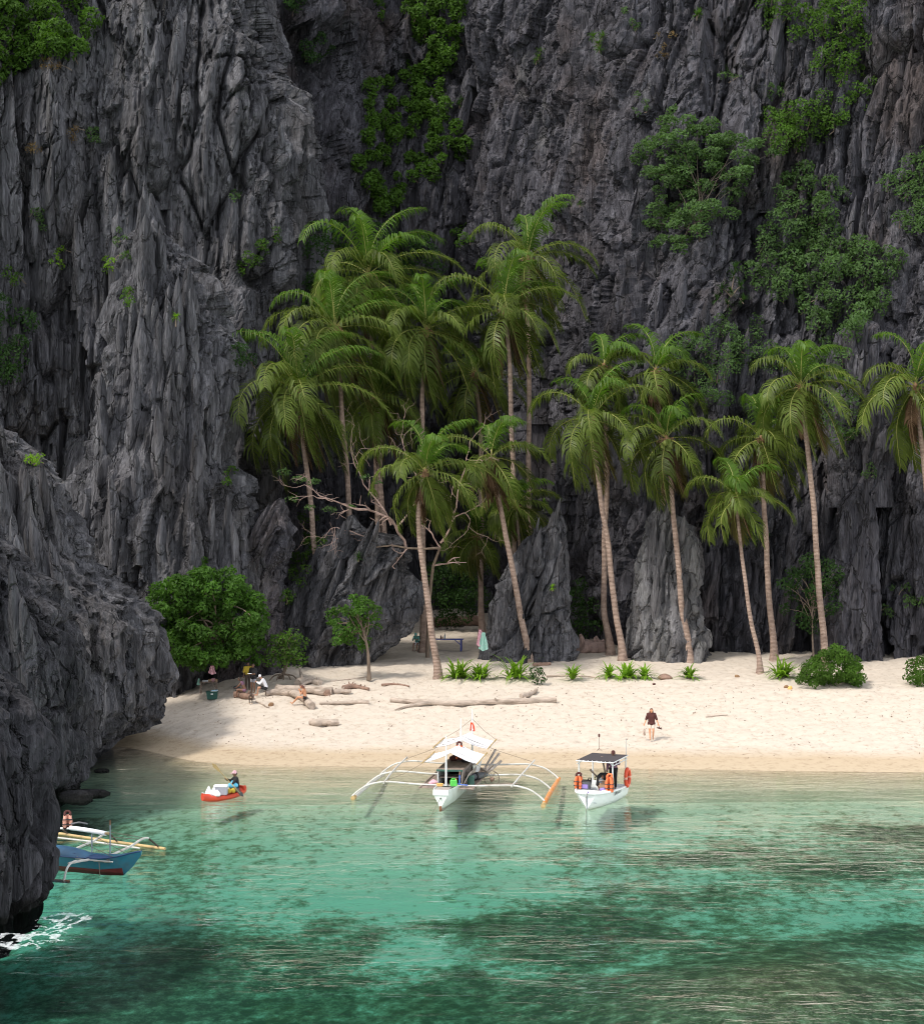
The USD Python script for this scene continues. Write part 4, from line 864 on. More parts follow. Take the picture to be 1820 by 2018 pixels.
# ================================================================ people, boats and things
M['skin'] = plain('skin', (0.42, 0.22, 0.14), 0.5, var=0.06)
M['skin_brown'] = plain('skin_brown', (0.16, 0.08, 0.05), 0.5, var=0.06)
M['skin_tan'] = plain('skin_tan', (0.50, 0.24, 0.13), 0.5, var=0.06)
M['hair_dark'] = plain('hair_dark', (0.03, 0.018, 0.012), 0.5)
M['hair_red'] = plain('hair_red', (0.10, 0.035, 0.022), 0.5)
M['white_cloth'] = plain('white_cloth', (0.72, 0.72, 0.76), 0.9, var=0.04)
M['black_cloth'] = plain('black_cloth', (0.012, 0.012, 0.014), 0.9)
M['maroon'] = plain('maroon_cloth', (0.065, 0.018, 0.015), 0.9, var=0.2)
M['beige_cloth'] = plain('beige_cloth', (0.62, 0.52, 0.45), 0.9)
M['grey_cloth'] = plain('grey_cloth', (0.30, 0.30, 0.33), 0.9, var=0.2)
M['yellow_cloth'] = plain('yellow_cloth', (0.50, 0.36, 0.04), 0.9)
M['teal_cloth'] = plain('teal_cloth', (0.12, 0.33, 0.30), 0.9)
M['mint_cloth'] = plain('mint_cloth', (0.36, 0.60, 0.52), 0.95, var=0.1)
M['pink_cloth'] = plain('pink_cloth', (0.62, 0.36, 0.42), 0.95, var=0.35, scale=14)
M['purple_cloth'] = plain('purple_cloth', (0.20, 0.10, 0.16), 0.9, var=0.6, scale=16)
M['orange'] = plain('orange_vest', (0.75, 0.16, 0.05), 0.6, var=0.1)
M['salmon'] = plain('faded_vest', (0.72, 0.36, 0.27), 0.7, var=0.1)
M['red_ring'] = plain('red_ring', (0.65, 0.07, 0.025), 0.45, var=0.1)
M['white_paint'] = plain('white_paint', (0.70, 0.72, 0.72), 0.4, var=0.06, scale=2, dirt=(0.42, 0.43, 0.38), dirt_amt=0.5)
M['white_hull'] = plain('white_hull', (0.62, 0.66, 0.63), 0.35, var=0.06, scale=1.5, dirt=(0.36, 0.40, 0.33), dirt_amt=0.6)
M['gel'] = plain('gelcoat', (0.74, 0.77, 0.77), 0.22, var=0.03, scale=2)
M['gel_low'] = plain('gelcoat_low', (0.50, 0.58, 0.53), 0.3, var=0.05)
M['keel_brown'] = plain('keel_brown', (0.22, 0.09, 0.045), 0.6, var=0.2)
M['wood'] = plain('weathered_wood', (0.22, 0.17, 0.14), 0.85, var=0.35, scale=5, bump=0.01, stretch=(1, 0.3, 1))
M['wood_grey'] = plain('grey_wood', (0.33, 0.29, 0.26), 0.85, var=0.25, scale=5, bump=0.01)
M['wood_dark'] = plain('dark_wood', (0.06, 0.04, 0.03), 0.8, var=0.3)
M['cabin_in'] = plain('cabin_inside', (0.03, 0.025, 0.024), 0.8)
M['green_trim'] = plain('green_trim', (0.03, 0.09, 0.07), 0.6)
M['bamboo'] = plain('bamboo', (0.44, 0.31, 0.14), 0.6, var=0.3, scale=3, dirt=(0.12, 0.09, 0.05), dirt_amt=0.7)
M['bamboo_white'] = plain('painted_bamboo', (0.54, 0.53, 0.50), 0.6, var=0.1, scale=3, dirt=(0.25, 0.22, 0.18), dirt_amt=0.7)
M['orange_pole'] = plain('orange_pole', (0.60, 0.22, 0.05), 0.6, var=0.2, dirt=(0.6, 0.55, 0.48), dirt_amt=0.5)
M['tarp'] = plain('white_tarp', (0.78, 0.79, 0.83), 0.7, var=0.03)
M['rope'] = plain('rope', (0.16, 0.13, 0.10), 0.9)
M['green_jug'] = plain('green_jug', (0.10, 0.55, 0.08), 0.4)
M['blue_paint'] = plain('blue_paint', (0.05, 0.12, 0.42), 0.5, var=0.15)
M['hull_blue'] = plain('hull_blue', (0.035, 0.20, 0.28), 0.45, var=0.12, scale=2.5, dirt=(0.10, 0.17, 0.20), dirt_amt=0.6)
M['deep_blue'] = plain('deep_blue', (0.02, 0.06, 0.16), 0.5, var=0.15)
M['hood_blue'] = plain('hood_blue', (0.025, 0.10, 0.19), 0.5, var=0.2, scale=3)
M['hull_red'] = plain('hull_red', (0.16, 0.022, 0.022), 0.6, var=0.2)
M['yellow_box'] = plain('yellow_box', (0.70, 0.40, 0.12), 0.6)
M['metal'] = plain('steel_tube', (0.55, 0.56, 0.57), 0.35, metallic=0.7)
M['shade_net'] = plain('shade_net', (0.05, 0.042, 0.045), 0.85, var=0.3, scale=30, stretch=(1, 8, 1))
M['black'] = plain('black_rubber', (0.012, 0.012, 0.014), 0.5)
M['dark_grey'] = plain('dark_grey', (0.07, 0.075, 0.085), 0.5, var=0.2)
M['steel_grey'] = plain('steel_grey', (0.22, 0.26, 0.30), 0.5)
M['card'] = plain('cardboard', (0.38, 0.25, 0.16), 0.85)
M['kayak'] = plain('kayak_red', (0.50, 0.05, 0.02), 0.4, var=0.12, scale=2)
M['cooler'] = plain('cooler_grey', (0.30, 0.31, 0.36), 0.5)
M['plastic'] = plain('plastic_bag', (0.72, 0.74, 0.76), 0.35, var=0.08)
M['sky_blue'] = plain('sky_blue_cloth', (0.10, 0.42, 0.62), 0.7)
M['tub_green'] = plain('tub_green', (0.012, 0.07, 0.055), 0.5)
M['drift'] = plain('driftwood', (0.40, 0.33, 0.275), 0.9, var=0.35, scale=3.5, bump=0.06, stretch=(0.3, 1.4, 1.4), dirt=(0.15, 0.11, 0.08), dirt_amt=0.9)
M['drift_dark'] = plain('driftwood_dark', (0.22, 0.14, 0.105), 0.9, var=0.3, scale=4, bump=0.03)
M['table_blue'] = plain('table_blue', (0.03, 0.05, 0.26), 0.5, var=0.15)
M['foam'] = mat('sea_foam', {'p': ('principled_bsdf', {'base_color': (0.70, 0.74, 0.75), 'roughness': 0.9}), 't': ('transparent_bsdf', {}), 'g': ('geometry', {}), 'n': ('noise_texture', {'scale': 9.0, 'detail': 4.0}), 'r': ('map_range', {'from_min': 0.35, 'from_max': 0.65, 'to_min': 0.05, 'to_max': 0.48, 'clamp': True}), 'm': ('mix_closure', {})}, [('g.position', 'n.vector'), ('n.fac', 'r.value'), ('r.result', 'm.fac'), ('t.BSDF', 'm.closure1'), ('p.BSDF', 'm.closure2')], 'm.closure')
M['litter'] = leaf_material('litter', (0.10, 0.06, 0.04), (0.22, 0.14, 0.10), (0.42, 0.33, 0.26), trans=0.05, rough=0.9)
M['purple_lid'] = plain('purple_plastic', (0.22, 0.16, 0.42), 0.4)

def sph(c, r): return m3.Manifold.sphere(r, 12).translate([float(q) for q in c])
def bone(a, ra, b, rb): return m3.Manifold.batch_hull([sph(a, ra), sph(b, rb)])
def union(ms): return m3.Manifold.batch_boolean(ms, m3.OpType.Add)
def soften(man, length=0.06, it=4):
    me = man.refine_to_length(length).to_mesh()
    t = trimesh.Trimesh(me.vert_properties[:, :3], me.tri_verts, process=False)
    trimesh.smoothing.filter_taubin(t, iterations=it)
    return np.array(t.vertices), np.array(t.faces)

STAND = dict(hip=(0, 0, .92), chest=(0, -.01, 1.27), neck=(0, 0, 1.47), head=(0, .03, 1.60), sl=(-.18, 0, 1.40), sr=(.18, 0, 1.40), el=(-.25, -.03, 1.12), er=(.25, -.03, 1.12), wl=(-.27, .05, .87), wr=(.27, .05, .87),
             hl=(-.09, 0, .90), hr=(.09, 0, .90), kl=(-.10, .03, .49), kr=(.10, .03, .49), al=(-.10, 0, .09), ar=(.10, 0, .09))
WALK = dict(STAND, kl=(-.10, .10, .50), al=(-.09, -.06, .15), kr=(.09, .10, .50), ar=(.08, .22, .09), el=(-.28, .0, 1.13), wl=(-.36, .06, .90), er=(.28, -.0, 1.13), wr=(.37, .08, .90))
SIT = dict(hip=(0, 0, .10), chest=(0, .13, .46), neck=(0, .24, .64), head=(0, .34, .76), sl=(-.18, .18, .58), sr=(.18, .18, .58), el=(-.23, .36, .36), er=(.23, .36, .36), wl=(-.10, .52, .44), wr=(.10, .54, .42),
           hl=(-.10, .02, .08), hr=(.10, .02, .08), kl=(-.13, .45, .12), kr=(.13, .45, .12), al=(-.12, .50, -.30), ar=(.14, .54, -.30))

def person(label, loc, rz, J, skin, clothes, hair='hair_dark', hat=None, height=1.0, long_hair=False, group=None):
    """One continuous body with a face, five fingered hands and feet; clothes and hair are its parts."""
    J = {k: np.array(v, float) for k, v in J.items()}
    t = thing('person', label, 'person', loc, rz, group=group, scale=height)
    up = unit(J['head'] - J['neck']); fw = unit(np.array([0, 1.0, 0]) - up * up[1]); sd = np.cross(fw, up)
    B = {}
    B['pelvis'] = lambda p: m3.Manifold.batch_hull([sph(J['hl'], .105 + p), sph(J['hr'], .105 + p), sph(J['hip'] + (0, 0, .05), .10 + p)])
    B['belly'] = lambda p: m3.Manifold.batch_hull([sph(J['hip'] + (-.06, 0, .06), .09 + p), sph(J['hip'] + (.06, 0, .06), .09 + p), sph(J['chest'] + (-.08, 0, 0), .095 + p), sph(J['chest'] + (.08, 0, 0), .095 + p)])
    B['chest'] = lambda p: m3.Manifold.batch_hull([sph(J['sl'], .06 + p), sph(J['sr'], .06 + p), sph(J['chest'] + (-.08, 0, 0), .10 + p), sph(J['chest'] + (.08, 0, 0), .10 + p)])
    for q in 'lr':
        B['uarm_' + q] = lambda p, q=q: bone(J['s' + q], .054 + p, J['e' + q], .040 + p)
        B['farm_' + q] = lambda p, q=q: bone(J['e' + q], .040 + p, J['w' + q], .027 + p)
        B['thigh_' + q] = lambda p, q=q: bone(J['h' + q], .088 + p, J['k' + q], .056 + p)
        B['thigh_half_' + q] = lambda p, q=q: bone(J['h' + q], .09 + p, J['h' + q] * .45 + J['k' + q] * .55, .072 + p)
        B['shin_' + q] = lambda p, q=q: union([bone(J['k' + q], .054 + p, J['k' + q] * .65 + J['a' + q] * .35, .052 + p), bone(J['k' + q] * .65 + J['a' + q] * .35, .052 + p, J['a' + q], .034 + p)])
    hd = J['head']
    head = m3.Manifold.batch_hull([sph(hd + up * .03 - fw * .015, .088), sph(hd - up * .05 + fw * .035, .058), sph(hd - up * .085 + fw * .05, .035)])
    face = [sph(hd + fw * .098 - up * .015, .014), bone(hd + fw * .092 + up * .02, .008, hd + fw * .104 - up * .02, .013), bone(hd + fw * .088 - up * .055 - sd * .018, .007, hd + fw * .088 - up * .055 + sd * .018, .007)]
    face += [sph(hd + sd * s * .088 - up * .005, .02) for s in (-1, 1)] + [sph(hd + fw * .078 + sd * s * .033 + up * .008, .012) for s in (-1, 1)]
    parts = [B[k](0) for k in B if 'half' not in k] + [bone(J['neck'] - up * .06, .055, hd - up * .06, .047), head]
    for q in 'lr':
        f = unit(J['a' + q] - J['k' + q]); toe = unit(np.array([0, 1.0, 0]) - f * f[1]) if abs(f[2]) > .5 else np.array([0, .3, 1.0])
        parts.append(bone(J['a' + q] + f * .035, .036, J['a' + q] + f * .05 + toe * .14, .026))
    body = soften(union(parts))
    extra = list(face)
    for q, sg in (('l', -1), ('r', 1)):
        w = J['w' + q]; d = unit(w - J['e' + q]); s_ = unit(np.cross(d, np.array([0, .3, 1.0]) if abs(d[2]) < .8 else np.array([0, 1.0, 0]))); n_ = np.cross(s_, d)
        palm_ = m3.Manifold.batch_hull([sph(w, .022), sph(w + d * .075 + s_ * .028, .014), sph(w + d * .08 - s_ * .028, .014)])
        hb = [palm_]
        for i, (o, l) in enumerate(((.028, .060), (.010, .072), (-.010, .068), (-.028, .052))):
            a = w + d * .078 + s_ * o; b_ = a + d * l * .5 + n_ * .012; c_ = b_ + d * l * .35 + n_ * .03
            hb += [bone(a, .0095, b_, .0085), bone(b_, .0085, c_, .007)]
        a = w + d * .02 + s_ * .025; hb += [bone(a, .012, a + s_ * .035 + d * .03, .010), bone(a + s_ * .035 + d * .03, .010, a + s_ * .04 + d * .06 + n_ * .01, .008)]
        extra.append(union(hb))
    ex = union(extra).to_mesh()
    bm = m3.Manifold(m3.Mesh(body[0].astype(np.float32), body[1].astype(np.uint32)))
    try:
        full = union([bm] + extra); me = full.to_mesh(); bodym = (me.vert_properties[:, :3], me.tri_verts)
    except Exception: bodym = cat([body, (ex.vert_properties[:, :3], ex.tri_verts)])
    obj('body', bodym, skin, t, smooth=60)
    for nm, keys, pad, mt in clothes:
        obj(nm, soften(union([B[k](pad) for k in keys]), 0.05, 4), mt, t, smooth=60)
    if hair:
        hh = [m3.Manifold.batch_hull([sph(hd + up * .045 - fw * .025, .088), sph(hd - up * .02 - fw * .05, .07)])]
        if long_hair:
            hh += [bone(hd - fw * .05 + sd * s * .05, .05, J['neck'] - fw * .04 + sd * s * .09 - up * .03, .035) for s in (-1, 1)] + [bone(hd - fw * .06, .07, J['neck'] - fw * .08, .06)]
        obj('hair', soften(union(hh), 0.04, 4), hair, t, smooth=60)
    if hat:
        cap = union([m3.Manifold.batch_hull([sph(hd + up * .055 - fw * .012, .098), sph(hd + up * .03 - fw * .02, .097)]), m3.Manifold.batch_hull([sph(hd + up * .06 + fw * .08 + sd * s * .06, .012) for s in (-1, 1)] + [sph(hd + up * .05 + fw * .17, .012)])])
        obj('cap', soften(cap, 0.04, 3), hat, t, smooth=60)
    return t

FULL_TOP = ['belly', 'chest', 'uarm_l', 'uarm_r']
LONG_TOP = FULL_TOP + ['farm_l', 'farm_r']
SHORTS = ['pelvis', 'thigh_half_l', 'thigh_half_r']
TIGHTS = ['pelvis', 'thigh_l', 'thigh_r', 'shin_l', 'shin_r']

def driftwood(name, label, pts, r0, r1, mat_='drift', group=None, knots=2, seed=0, sink=0.25, extra=None, cat_='log'):
    """Bleached trunk lying on the sand: points are (px, py, extra height)."""
    r = np.random.default_rng(seed)
    P = np.array([on_ground(p[0], p[1]) + [0, 0, (p[2] if len(p) > 2 else 0)] for p in pts])
    base = P.mean(0)
    S = spline(P, 26) - base
    rad = np.linspace(r0, r1, 26)
    S[:, 2] += rad * (1 - sink)
    S += (fbm(np.stack([np.linspace(0, 5, 26), np.full(26, seed + .5), np.zeros(26)], -1), 2, seed)[:, None] - 0.5) * r0 * np.array([[.3, .9, .5]])
    v, f = tube(S, rad * (1 + 0.25 * (fbm(np.stack([np.linspace(0, 9, 26), np.full(26, 3.3 + seed), np.zeros(26)], -1), 2, seed + 2) - .5)), 11)
    n = v - np.repeat(np.vstack([S, S[:1], S[-1:]]), [11] * 26 + [1, 1], axis=0) if False else 0
    ms = [(v + (fbm(v * np.array([3, 3, 3.0]) + seed, 3, seed)[:, None] - .5) * r0 * .5 * r.normal(0, 1, (1, 3)), f)]
    for k in range(knots):
        j = int(r.integers(3, 23)); d = unit(np.array([r.normal(0, .6), r.normal(0, .6), 1.0]))
        ms.append(tube([S[j], S[j] + d * rad[j] * 1.2, S[j] + d * rad[j] * r.uniform(1.5, 2.4)], [rad[j] * .5, rad[j] * .35, rad[j] * .2], 6))
    for e in (extra or []):
        Q = np.array([on_ground(p[0], p[1]) + [0, 0, p[2]] for p in e[0]]) - base
        ms.append(tube(spline(Q, 12), np.linspace(e[1], e[2], 12), 8))
    t = thing(name, label, cat_, base, group='driftwood on the beach')
    obj('trunk', ms[0], mat_, t, smooth=50)
    for q in ms[1:]: obj('branch', q, mat_, t, smooth=50)
    return t

DW = None
driftwood('driftwood_log', 'long pale driftwood trunk with a forked left end in the middle of the beach', [(770, 1383), (830, 1388), (905, 1391), (960, 1388), (1030, 1386), (1096, 1383)], 0.14, 0.17, seed=401, knots=2, extra=[([(850, 1389, .14), (810, 1394, .1), (778, 1401, .04)], .13, .04)])
driftwood('driftwood_piece', 'short bent piece of driftwood standing behind the long forked trunk', [(1026, 1377, .05), (1040, 1372, .0), (1057, 1364, .08)], 0.16, 0.09, seed=402, knots=1)
driftwood('driftwood_log', 'short thick smooth log lying alone near the middle left of the sand', [(611, 1429), (638, 1430), (666, 1428)], 0.21, 0.19, seed=403, knots=0)
driftwood('driftwood_log', 'curved pale log on which the man in white sits, its cut end towards the sea', [(524, 1372), (548, 1369), (575, 1372), (598, 1384), (614, 1398)], 0.20, 0.23, seed=404, knots=1)
driftwood('driftwood_log', 'thick hollow log with a dark painted hole behind the curved log', [(545, 1362), (580, 1364), (620, 1366), (655, 1368)], 0.22, 0.25, seed=405, knots=2)
driftwood('driftwood_log', 'thin straight log lying behind and right of the woman in the bikini', [(630, 1389), (680, 1388), (727, 1387)], 0.09, 0.12, seed=406, knots=1)
driftwood('driftwood_log', 'short log continuing right of the dark painted hole', [(658, 1367), (690, 1366)], 0.17, 0.12, seed=407, knots=1)
driftwood('driftwood_root', 'big bleached root stump above the hollow log', [(588, 1352), (606, 1346), (630, 1351)], 0.27, 0.16, seed=408, knots=4, extra=[([(598, 1349, .2), (592, 1340, .5), (590, 1336, .75)], .16, .05), ([(612, 1348, .2), (600, 1352, .15), (590, 1357, .05)], .13, .05)], cat_='stump')
driftwood('driftwood_root', 'rough brown root pile between the logs and the small forked tree', [(676, 1360), (700, 1356), (726, 1361)], 0.16, 0.10, 'drift_dark', seed=409, knots=6, cat_='root')
driftwood('driftwood_log', 'log beneath the brown skinned woman left of the dog', [(462, 1374), (480, 1376), (497, 1379)], 0.22, 0.2, 'drift_dark', seed=410, knots=1)
driftwood('fallen_trunk', 'fallen trunk across the back of the recess behind the blue table', [(838, 1238), (880, 1234), (946, 1232)], 0.36, 0.42, 'drift_dark', seed=411, knots=4, sink=.1)
driftwood('driftwood_stump', 'bleached twisted stump between the spire and the crossing palms', [(1142, 1286), (1165, 1284), (1192, 1285)], 0.5, 0.38, 'bleached', seed=412, knots=5, cat_='stump')
driftwood('driftwood_piece', 'small log at the foot of the towel spire beside the leaning palm', [(1050, 1313), (1084, 1311)], 0.13, 0.11, 'drift_dark', seed=413, knots=1)
driftwood('driftwood_branch', 'thin branch on the sand between the dark shrub and the crossing palms', [(1076, 1334), (1120, 1333), (1180, 1337)], 0.06, 0.05, seed=414, knots=0, cat_='branch')
driftwood('driftwood_branch', 'thin stick lying right of the walking woman', [(1390, 1414), (1432, 1410)], 0.04, 0.03, seed=415, knots=0, cat_='branch')
driftwood('driftwood_branch', 'brown branch in the sand left of the leftmost palm foot', [(752, 1352), (775, 1350), (806, 1354)], 0.08, 0.05, 'drift_dark', seed=416, knots=3, cat_='branch')
driftwood('driftwood_branch', 'upper root crossing the sand left of the small forked tree', [(652, 1344), (690, 1340), (722, 1336)], 0.05, 0.05, seed=417, knots=0, cat_='root')
driftwood('driftwood_branch', 'pale crooked stick on the sand in front of the dog', [(505, 1384), (518, 1390), (530, 1396)], 0.05, 0.04, seed=418, knots=0, cat_='branch')
b_ = on_ground(560, 1338)
t = thing('root_arch', 'bent bare root arching out of the vivid green bush', 'root', b_)
obj('trunk', tube(spline([[-.3, 0, 0], [0, -.1, .45], [.2, -.1, 1.0], [.45, -.1, 1.25], [1.1, 0, 1.2]], 16), np.linspace(.13, .05, 16), 8), 'bark', t, smooth=50)
for i in range(5): obj('root', tube(spline([[-.1, -.05, .3], [-.5 + .25 * i, -.25, .25], [-.9 + .45 * i, -.4, -.1]], 8), np.linspace(.06, .03, 8), 6), 'bark', t, smooth=50)

# people on the beach
g0 = on_ground(1283, 1459)
person('woman walking down the beach in an open dark red shirt and pale shorts', g0, 178, WALK, 'skin_tan', [('shirt', FULL_TOP + ['pelvis'], .028, 'maroon'), ('shorts', SHORTS, .016, 'beige_cloth')], 'hair_red', None, 1.0, True)
sg_ = thing('sandals', 'pair of dark sandals in the walking woman\'s left hand', 'sandals', g0 + [.40, -.12, .68])
for k in range(2): obj('sandal', box(.26, .10, .03, (k * .02, -.06 * k, -.04 * k), .01, ry=15), 'maroon', sg_); obj('strap', tube([(-.04, -.05 - .06 * k, 0), (0, -.06 * k, .07), (.04, .05 - .06 * k, 0)], .012, 5), 'maroon', sg_)
bt = thing('cloth', 'pale cloth dangling from the walking woman\'s right hand', 'cloth', g0 + [-.40, -.12, .60])
def cloth_mesh(w, h, seed, folds=3, d=.05):
    u, v_ = np.meshgrid(np.linspace(0, 1, 13), np.linspace(0, 1, 13))
    x = (u - .5) * w * (.35 + .65 * v_); y = d * np.sin(u * folds * 6.28) * (.4 + v_); z = -v_ * h * (1 - .25 * np.abs(u - .5))
    P = np.stack([x, y, z], -1); P = P + (fbm(P * 4 + seed, 2, seed)[..., None] - .5) * .08
    n = len(P.reshape(-1, 3)); f = grid_faces(13, 13)
    return np.vstack([P.reshape(-1, 3), P.reshape(-1, 3) + [0, .012, 0]]), np.vstack([f, f[:, ::-1] + n])
obj('fabric', cloth_mesh(.2, .36, 3), 'beige_cloth', bt)
def seat(px, py, h): return on_ground(px, py) + np.array([0, 0, h])
s0 = seat(524, 1373, .42)
person('man in a white long sleeved shirt and white cap sitting on the curved log', s0, 92, SIT, 'skin', [('shirt', ['belly', 'chest', 'uarm_l', 'uarm_r', 'farm_l', 'farm_r'], .022, 'white_cloth'), ('shorts', SHORTS, .018, 'black_cloth')], 'hair_dark', 'white_cloth')
BIK = dict(SIT, chest=(0, .05, .46), neck=(0, .12, .64), head=(0, .24, .74), sl=(-.16, .08, .58), sr=(.16, .08, .58), el=(-.2, .22, .30), er=(.2, .22, .30), wl=(-.06, .34, .50), wr=(.06, .34, .50), kl=(-.08, .45, .10), kr=(.08, .45, .06), al=(-.06, .78, -.28), ar=(.08, .82, -.30))
s1 = seat(601, 1391, .40)
person('sunburnt woman in a bikini resting her head, on the sea end of the curved log', s1, 80, BIK, 'skin_tan', [('bikini_bottom', ['pelvis'], .006, 'black_cloth')], 'hair_red', None, .95, True)
s2 = seat(482, 1376, .40)
person('brown skinned woman in a bikini on the log left of the dog', s2, 85, dict(SIT, wl=(-.1, .5, .25), wr=(.1, .5, .25)), 'skin_brown', [('bikini_top', ['chest'], .006, 'purple_cloth'), ('bikini_bottom', ['pelvis'], .006, 'purple_cloth')], 'hair_dark', None, .96, True)
s3 = on_ground(499, 1366)
person('dark skinned man standing in a black shirt and grey shorts holding a plate', s3, 150, dict(STAND, wl=(-.12, .30, 1.12), wr=(.12, .30, 1.12), el=(-.24, .06, 1.12), er=(.24, .06, 1.12)), 'skin_brown', [('shirt', FULL_TOP + ['pelvis'], .03, 'black_cloth'), ('shorts', SHORTS, .02, 'grey_cloth')], 'hair_dark', None, 1.04)
s4 = on_ground(488, 1360)
person('person in a yellow top half hidden under the beach tree', s4, 200, STAND, 'skin_brown', [('shirt', FULL_TOP, .03, 'yellow_cloth'), ('trousers', TIGHTS, .015, 'wood_dark')], 'hair_dark', None, .98)
pt = thing('plate', 'pale plate held by the standing man in black', 'plate', s3 + np.array([-.18, -.34, 1.20])); obj('dish', trimesh.creation.cylinder(.13, .025, sections=18), 'white_cloth', pt, smooth=40)
s5 = on_ground(823, 1283) + np.array([0, 0, .42])
person('person in teal and white sitting at the left end of the blue table', s5, -20 + 180, dict(SIT, head=(0, .36, .74)), 'skin_brown', [('shirt', FULL_TOP, .025, 'teal_cloth'), ('shorts', SHORTS, .02, 'white_cloth')], 'hair_dark', 'teal_cloth')
def dog():
    g = on_ground(494, 1387)
    t = thing('dog', 'small dark brown dog standing on the sand facing the sea', 'dog', g, 188)
    J = [((0, -.26, .40), .085, (0, .02, .39), .10), ((0, .02, .39), .10, (0, .22, .41), .115), ((0, .22, .43), .085, (0, .33, .56), .06), ((0, .33, .57), .07, (0, .37, .59), .066), ((0, .37, .58), .05, (0, .50, .55), .028)]
    for s in (-1, 1):
        J += [((s * .07, .22, .34), .05, (s * .075, .20, .20), .032), ((s * .075, .20, .20), .030, (s * .075, .22, .04), .022), ((s * .075, .22, .03), .026, (s * .075, .26, .02), .022)]
        J += [((s * .065, -.24, .38), .075, (s * .08, -.14, .25), .045), ((s * .08, -.14, .25), .04, (s * .08, -.27, .15), .025), ((s * .08, -.27, .15), .024, (s * .08, -.25, .03), .02), ((s * .08, -.25, .025), .024, (s * .08, -.21, .02), .02)]
        J += [((s * .045, .33, .62), .03, (s * .07, .31, .73), .008)]
    J += [((0, -.30, .44), .03, (0, -.42, .54), .022), ((0, -.42, .54), .022, (0, -.40, .66), .014)]
    obj('body', soften(union([bone(*q) for q in J]), .035, 4), 'wood_dark', t, smooth=60)
    obj('chest_patch', soften(sph((0, .305, .40), .055), .03, 2), 'card', t, smooth=60)
    for s in (-1, 1): obj('paw', soften(bone((s * .075, .225, .045), .028, (s * .075, .255, .022), .027), .03, 2), 'card', t, smooth=60)
dog()
# table, tub and hanging cloth under the tree
tb = on_ground(411, 1368)
t = thing('wooden_table', 'rough wooden table under the round beach tree', 'table', tb, 4)
for k in range(4): obj('plank', box(1.1, .14, .035, (0, -.24 + k * .155, .74 + .004 * (k % 2)), .008), 'wood', t)
for x in (-.48, .48):
    for y in (-.24, .24): obj('leg', box(.07, .07, .72, (x, y, .36), .01), 'wood', t)
    obj('brace', tube([(x, -.24, .35), (x * .5, -.24, .70)], .025, 5), 'wood', t)
for i, (lab, c, sz, mt) in enumerate([('open lunch tray on the wooden table, left of the food boxes', (-.2, 0, .80), (.36, .26, .06), 'white_cloth'), ('left food box on the wooden table', (.08, .05, .83), (.2, .2, .13), 'card'), ('middle, tallest food box on the wooden table', (.28, .08, .85), (.2, .2, .17), 'pink_cloth'), ('right food box on the wooden table', (.46, .02, .83), (.15, .2, .13), 'card')]):
    k = thing('food_box', lab, 'box', tb + np.array(c), group='boxes on the wooden table'); obj('box_body', box(*sz, bevel=.012), mt, k); obj('lid', box(sz[0] + .012, sz[1] + .012, .014, (0, 0, sz[2] / 2 + .008), .004), mt, k)
k = thing('towel', 'pale blue towel hanging at the left end of the wooden table', 'towel', tb + np.array([-.56, -.28, .98])); obj('fabric', cloth_mesh(.2, .42, 8), 'mint_cloth', k)
tub = on_ground(418, 1378)
t = thing('storage_tub', 'dark green plastic tub in front of the wooden table', 'tub', tub, 5)
def taper_box(w0, d0, w1, d1, h):
    v = [(-w0/2, -d0/2, 0), (w0/2, -d0/2, 0), (w0/2, d0/2, 0), (-w0/2, d0/2, 0), (-w1/2, -d1/2, h), (w1/2, -d1/2, h), (w1/2, d1/2, h), (-w1/2, d1/2, h)]
    m = trimesh.convex.convex_hull(np.array(v)); return np.array(m.vertices), np.array(m.faces)
obj('tub_body', taper_box(.58, .40, .68, .48, .44), 'tub_green', t); obj('rim', box(.74, .54, .05, (0, 0, .46), .012), 'tub_green', t); obj('handle', box(.14, .03, .07, (0, -.245, .33), .01), 'plastic', t)
k = thing('white_lid', 'white lid lying on top of the dark green tub', 'lid', tub + np.array([.14, -.02, .505])); obj('lid_panel', box(.42, .3, .05, (0, 0, 0), .02, ry=-4), 'plastic', k); obj('rim', box(.36, .24, .02, (0, 0, .034), .006, ry=-4), 'sky_blue', k)
k = thing('hanging_cloth', 'pink cloth hanging in the shade under the round beach tree', 'cloth', W(418, 1312, 98.0)); obj('fabric', cloth_mesh(.5, .55, 11, 2), 'pink_cloth', k); obj('cord', tube([(0, 0, 0), (.05, 0, .8)], .008, 4), 'rope', k)
# blue table in the recess
bt0 = on_ground(872, 1283)
t = thing('blue_table', 'long dark blue table in the shade between boulder and spire', 'table', bt0, -6)
for k in range(3): obj('plank', box(2.9, .22, .05, (0, -.24 + .235 * k, .82), .01), 'table_blue', t)
for x in (-1.3, 1.3):
    for y in (-.26, .26): obj('leg', box(.08, .08, .80, (x, y, .40), .01), 'table_blue', t)
    obj('brace', tube([(x, -.26, .45), (x * .68, -.26, .78)], .03, 6), 'table_blue', t)
    obj('rail', box(.06, .5, .08, (x, 0, .70), .01), 'table_blue', t)
def bottle(label, c, h, mt, cap):
    k = thing('bottle', label, 'bottle', c)
    pr = np.array([(0, 0), (.045, 0), (.045, h * .6), (.018, h * .82), (.018, h), (0, h)])
    obj('glass', trimesh.creation.revolve(pr, sections=12), mt, k, smooth=40); obj('cap', trimesh.creation.cylinder(.022, .03, sections=10, transform=trimesh.transformations.translation_matrix((0, 0, h))), cap, k, smooth=40)
tz = np.array([0, 0, .85])
bottle('tall clear water bottle on the blue table, rightmost of the bottles', bt0 + [.15, -.1, 0] + tz, .38, 'steel_grey', 'plastic')
